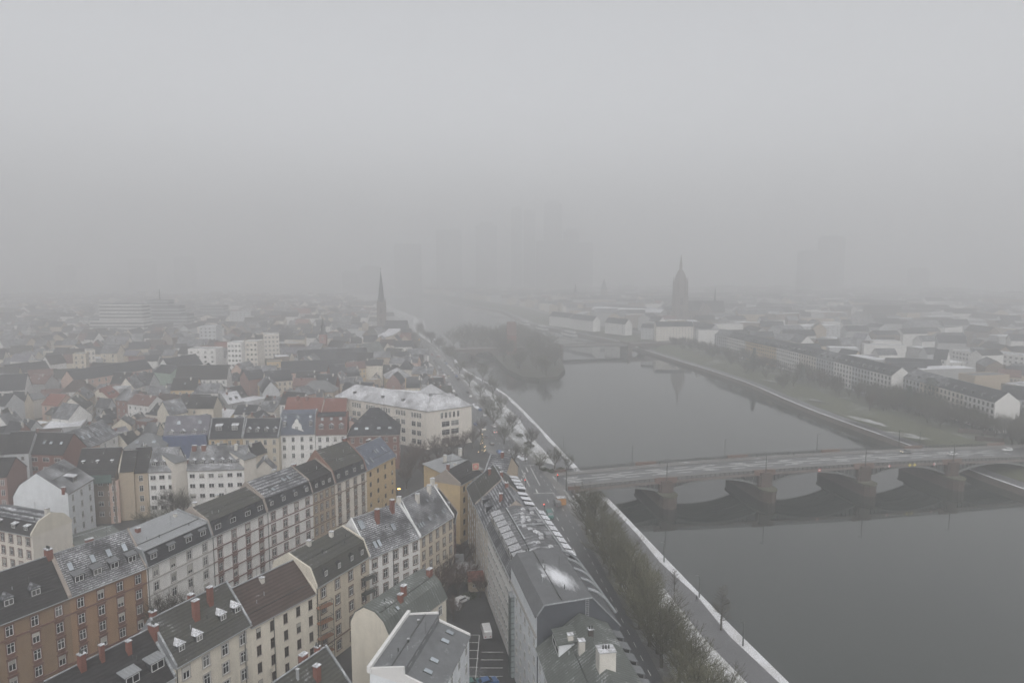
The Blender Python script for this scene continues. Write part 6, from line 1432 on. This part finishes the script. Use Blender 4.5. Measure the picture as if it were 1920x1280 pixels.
# lit conifer-like christmas tree glimmer on the square
xt = thing('lit_tree', 'tall tree strung with small warm lights on the square by the riverside road', 'tree', (*P(904, 850, 0), 0)); mb = MB(); mb.cone((0, 0), .2, .05, 0, 9, 6); mb.build('trunk', M_BARK, xt); mb = MB(); r_ = random.Random(4)
for i in range(500):
    t = r_.random(); a = r_.uniform(0, 6.28); rad = (1 - t) * 2.2 * r_.uniform(.4, 1); c_ = Vector((rad * math.cos(a), rad * math.sin(a), 1 + 8 * t)); d1 = Vector((math.cos(a), math.sin(a), -.4)) * .4; d2 = Vector((-math.sin(a), math.cos(a), 0)) * .25; mb.poly([c_ - d2, c_ + d1, c_ + d2])
mb.build('crown', mk('conifer_green', (.035, .05, .035)), xt)
for i in range(14):
    t = r_.random(); a = r_.uniform(3.4, 6.0); rad = (1 - t) * 2.3; mb = MB(); mb.cone((rad * math.cos(a), rad * math.sin(a)), .09, .09, 1 + 8 * t, 1.18 + 8 * t, 5); mb.build('light_bulb', emit('fairy_light', (1, .7, .35), 5), xt)
# people: one skinned figure, several copies
def person_mesh():
    J = [(0, 0, .95), (0, 0, 1.2), (0, 0, 1.42), (0, .01, 1.52), (0, .02, 1.62), (0, .02, 1.74), (.17, 0, 1.4), (.22, -.05, 1.13), (.2, -.16, .92), (-.17, 0, 1.4), (-.22, .06, 1.13), (-.2, 0, .9), (.09, 0, .9), (.1, -.1, .5), (.1, -.08, .08), (.1, -.22, .04), (-.09, 0, .9), (-.1, .08, .5), (-.1, .22, .1), (-.1, .1, .04)]
    E = [(0, 1), (1, 2), (2, 3), (3, 4), (4, 5), (2, 6), (6, 7), (7, 8), (2, 9), (9, 10), (10, 11), (0, 12), (12, 13), (13, 14), (14, 15), (0, 16), (16, 17), (17, 18), (18, 19)]
    rad = [.15, .16, .15, .06, .10, .09, .08, .06, .04, .08, .06, .04, .1, .075, .05, .04, .1, .075, .05, .04]
    me = bpy.data.meshes.new('person'); me.from_pydata(J, E, []); ob_ = bpy.data.objects.new('tmp', me); COL.objects.link(ob_)
    md = ob_.modifiers.new('s', 'SKIN'); ob_.modifiers.new('u', 'SUBSURF').levels = 1
    for v, r in zip(me.skin_vertices[0].data, rad): v.radius = (r, r)
    me.skin_vertices[0].data[0].use_root = True
    dg = bpy.context.evaluated_depsgraph_get(); out = bpy.data.meshes.new_from_object(ob_.evaluated_get(dg)); bpy.data.objects.remove(ob_); out.materials.clear(); out.materials.append(mk('dark_coat', (.03, .032, .035), var=.1)); out.name = 'person'; return out
pm_ = person_mesh()
for px, lab in ((1306, 'person in dark clothes walking on the promenade path next to the lamp post'),):
    x, y = P(px, 1127, QZ); tag(link('person', pm_, None, (x, y, QZ + .02), .4, (1.05,) * 3), lab, 'person')
for i, px in enumerate((1418, 1478, 1487, 1526, 1236)):
    best = min(range(0, 2150), key=lambda k: abs(pxof(*bpt(k / 10, 20, 0)[:2], zd(k / 10))[0] - px)) / 10; q = bpt(best, 19.5 + (i % 2) * .8, 0)
    tag(link('person', pm_, None, (q[0], q[1], zd(best) + .18), 1.6 + i), 'dark clothed pedestrian on the far pavement of the bridge, %s from the left' % ordinal((2, 3, 4, 5, 1)[i]), 'person', 'pedestrians on the bridge')
# ------------------------------------------------------------------ air, light, camera
hz = MB(); hz.box(-3300, 3300, -140, 3500, -10, 312)
hm = bpy.data.materials.new('haze_air'); hm.use_nodes = True; nt = hm.node_tree; nt.nodes.clear()
out = nt.nodes.new('ShaderNodeOutputMaterial'); pv = nt.nodes.new('ShaderNodeVolumePrincipled')
pv.inputs['Color'].default_value = (.995, .995, .998, 1); pv.inputs['Density'].default_value = 0.00145; pv.inputs['Anisotropy'].default_value = .58
nt.links.new(pv.outputs[0], out.inputs['Volume'])
o = hz.build('haze', hm); o['kind'] = 'stuff'
wd = bpy.data.worlds.new('World'); S.world = wd; wd.use_nodes = True; nt = wd.node_tree
bg = nt.nodes['Background']; sky = nt.nodes.new('ShaderNodeTexSky'); sky.sky_type = 'NISHITA'; sky.sun_disc = False
sky.sun_elevation = R(50); sky.sun_rotation = R(170); sky.air_density = 1.0; sky.dust_density = 3; sky.altitude = 100
hs = nt.nodes.new('ShaderNodeHueSaturation'); hs.inputs["Saturation"].default_value = .12
nt.links.new(sky.outputs[0], hs.inputs['Color']); nt.links.new(hs.outputs[0], bg.inputs['Color']); bg.inputs['Strength'].default_value = .15
sl = bpy.data.lights.new('sun', 'SUN'); sl.energy = 1.0; sl.angle = R(40); sl.color = (1, .98, .95)
so = bpy.data.objects.new('sun', sl); COL.objects.link(so)
so.rotation_euler = (R(90 - 50), 0, R(180 - 170))
cam = bpy.data.cameras.new('camera'); cam.lens = 24.0; cam.sensor_width = 36.0; cam.clip_start = 1; cam.clip_end = 6000
co = bpy.data.objects.new('camera', cam); COL.objects.link(co); co.location = (0, 0, CAMH); co.rotation_euler = (math.pi / 2 - PITCH, 0, 0)
S.camera = co
S.view_settings.view_transform = 'Standard'; S.view_settings.look = 'None'; S.view_settings.exposure = 0.26; S.view_settings.gamma = 1
c = S.cycles if hasattr(S, 'cycles') else None
S.render.engine = 'CYCLES'
c = S.cycles; c.use_denoising = True; c.max_bounces = 16; c.diffuse_bounces = 2; c.glossy_bounces = 3; c.volume_bounces = 12; c.transparent_max_bounces = 4; c.use_adaptive_sampling = False
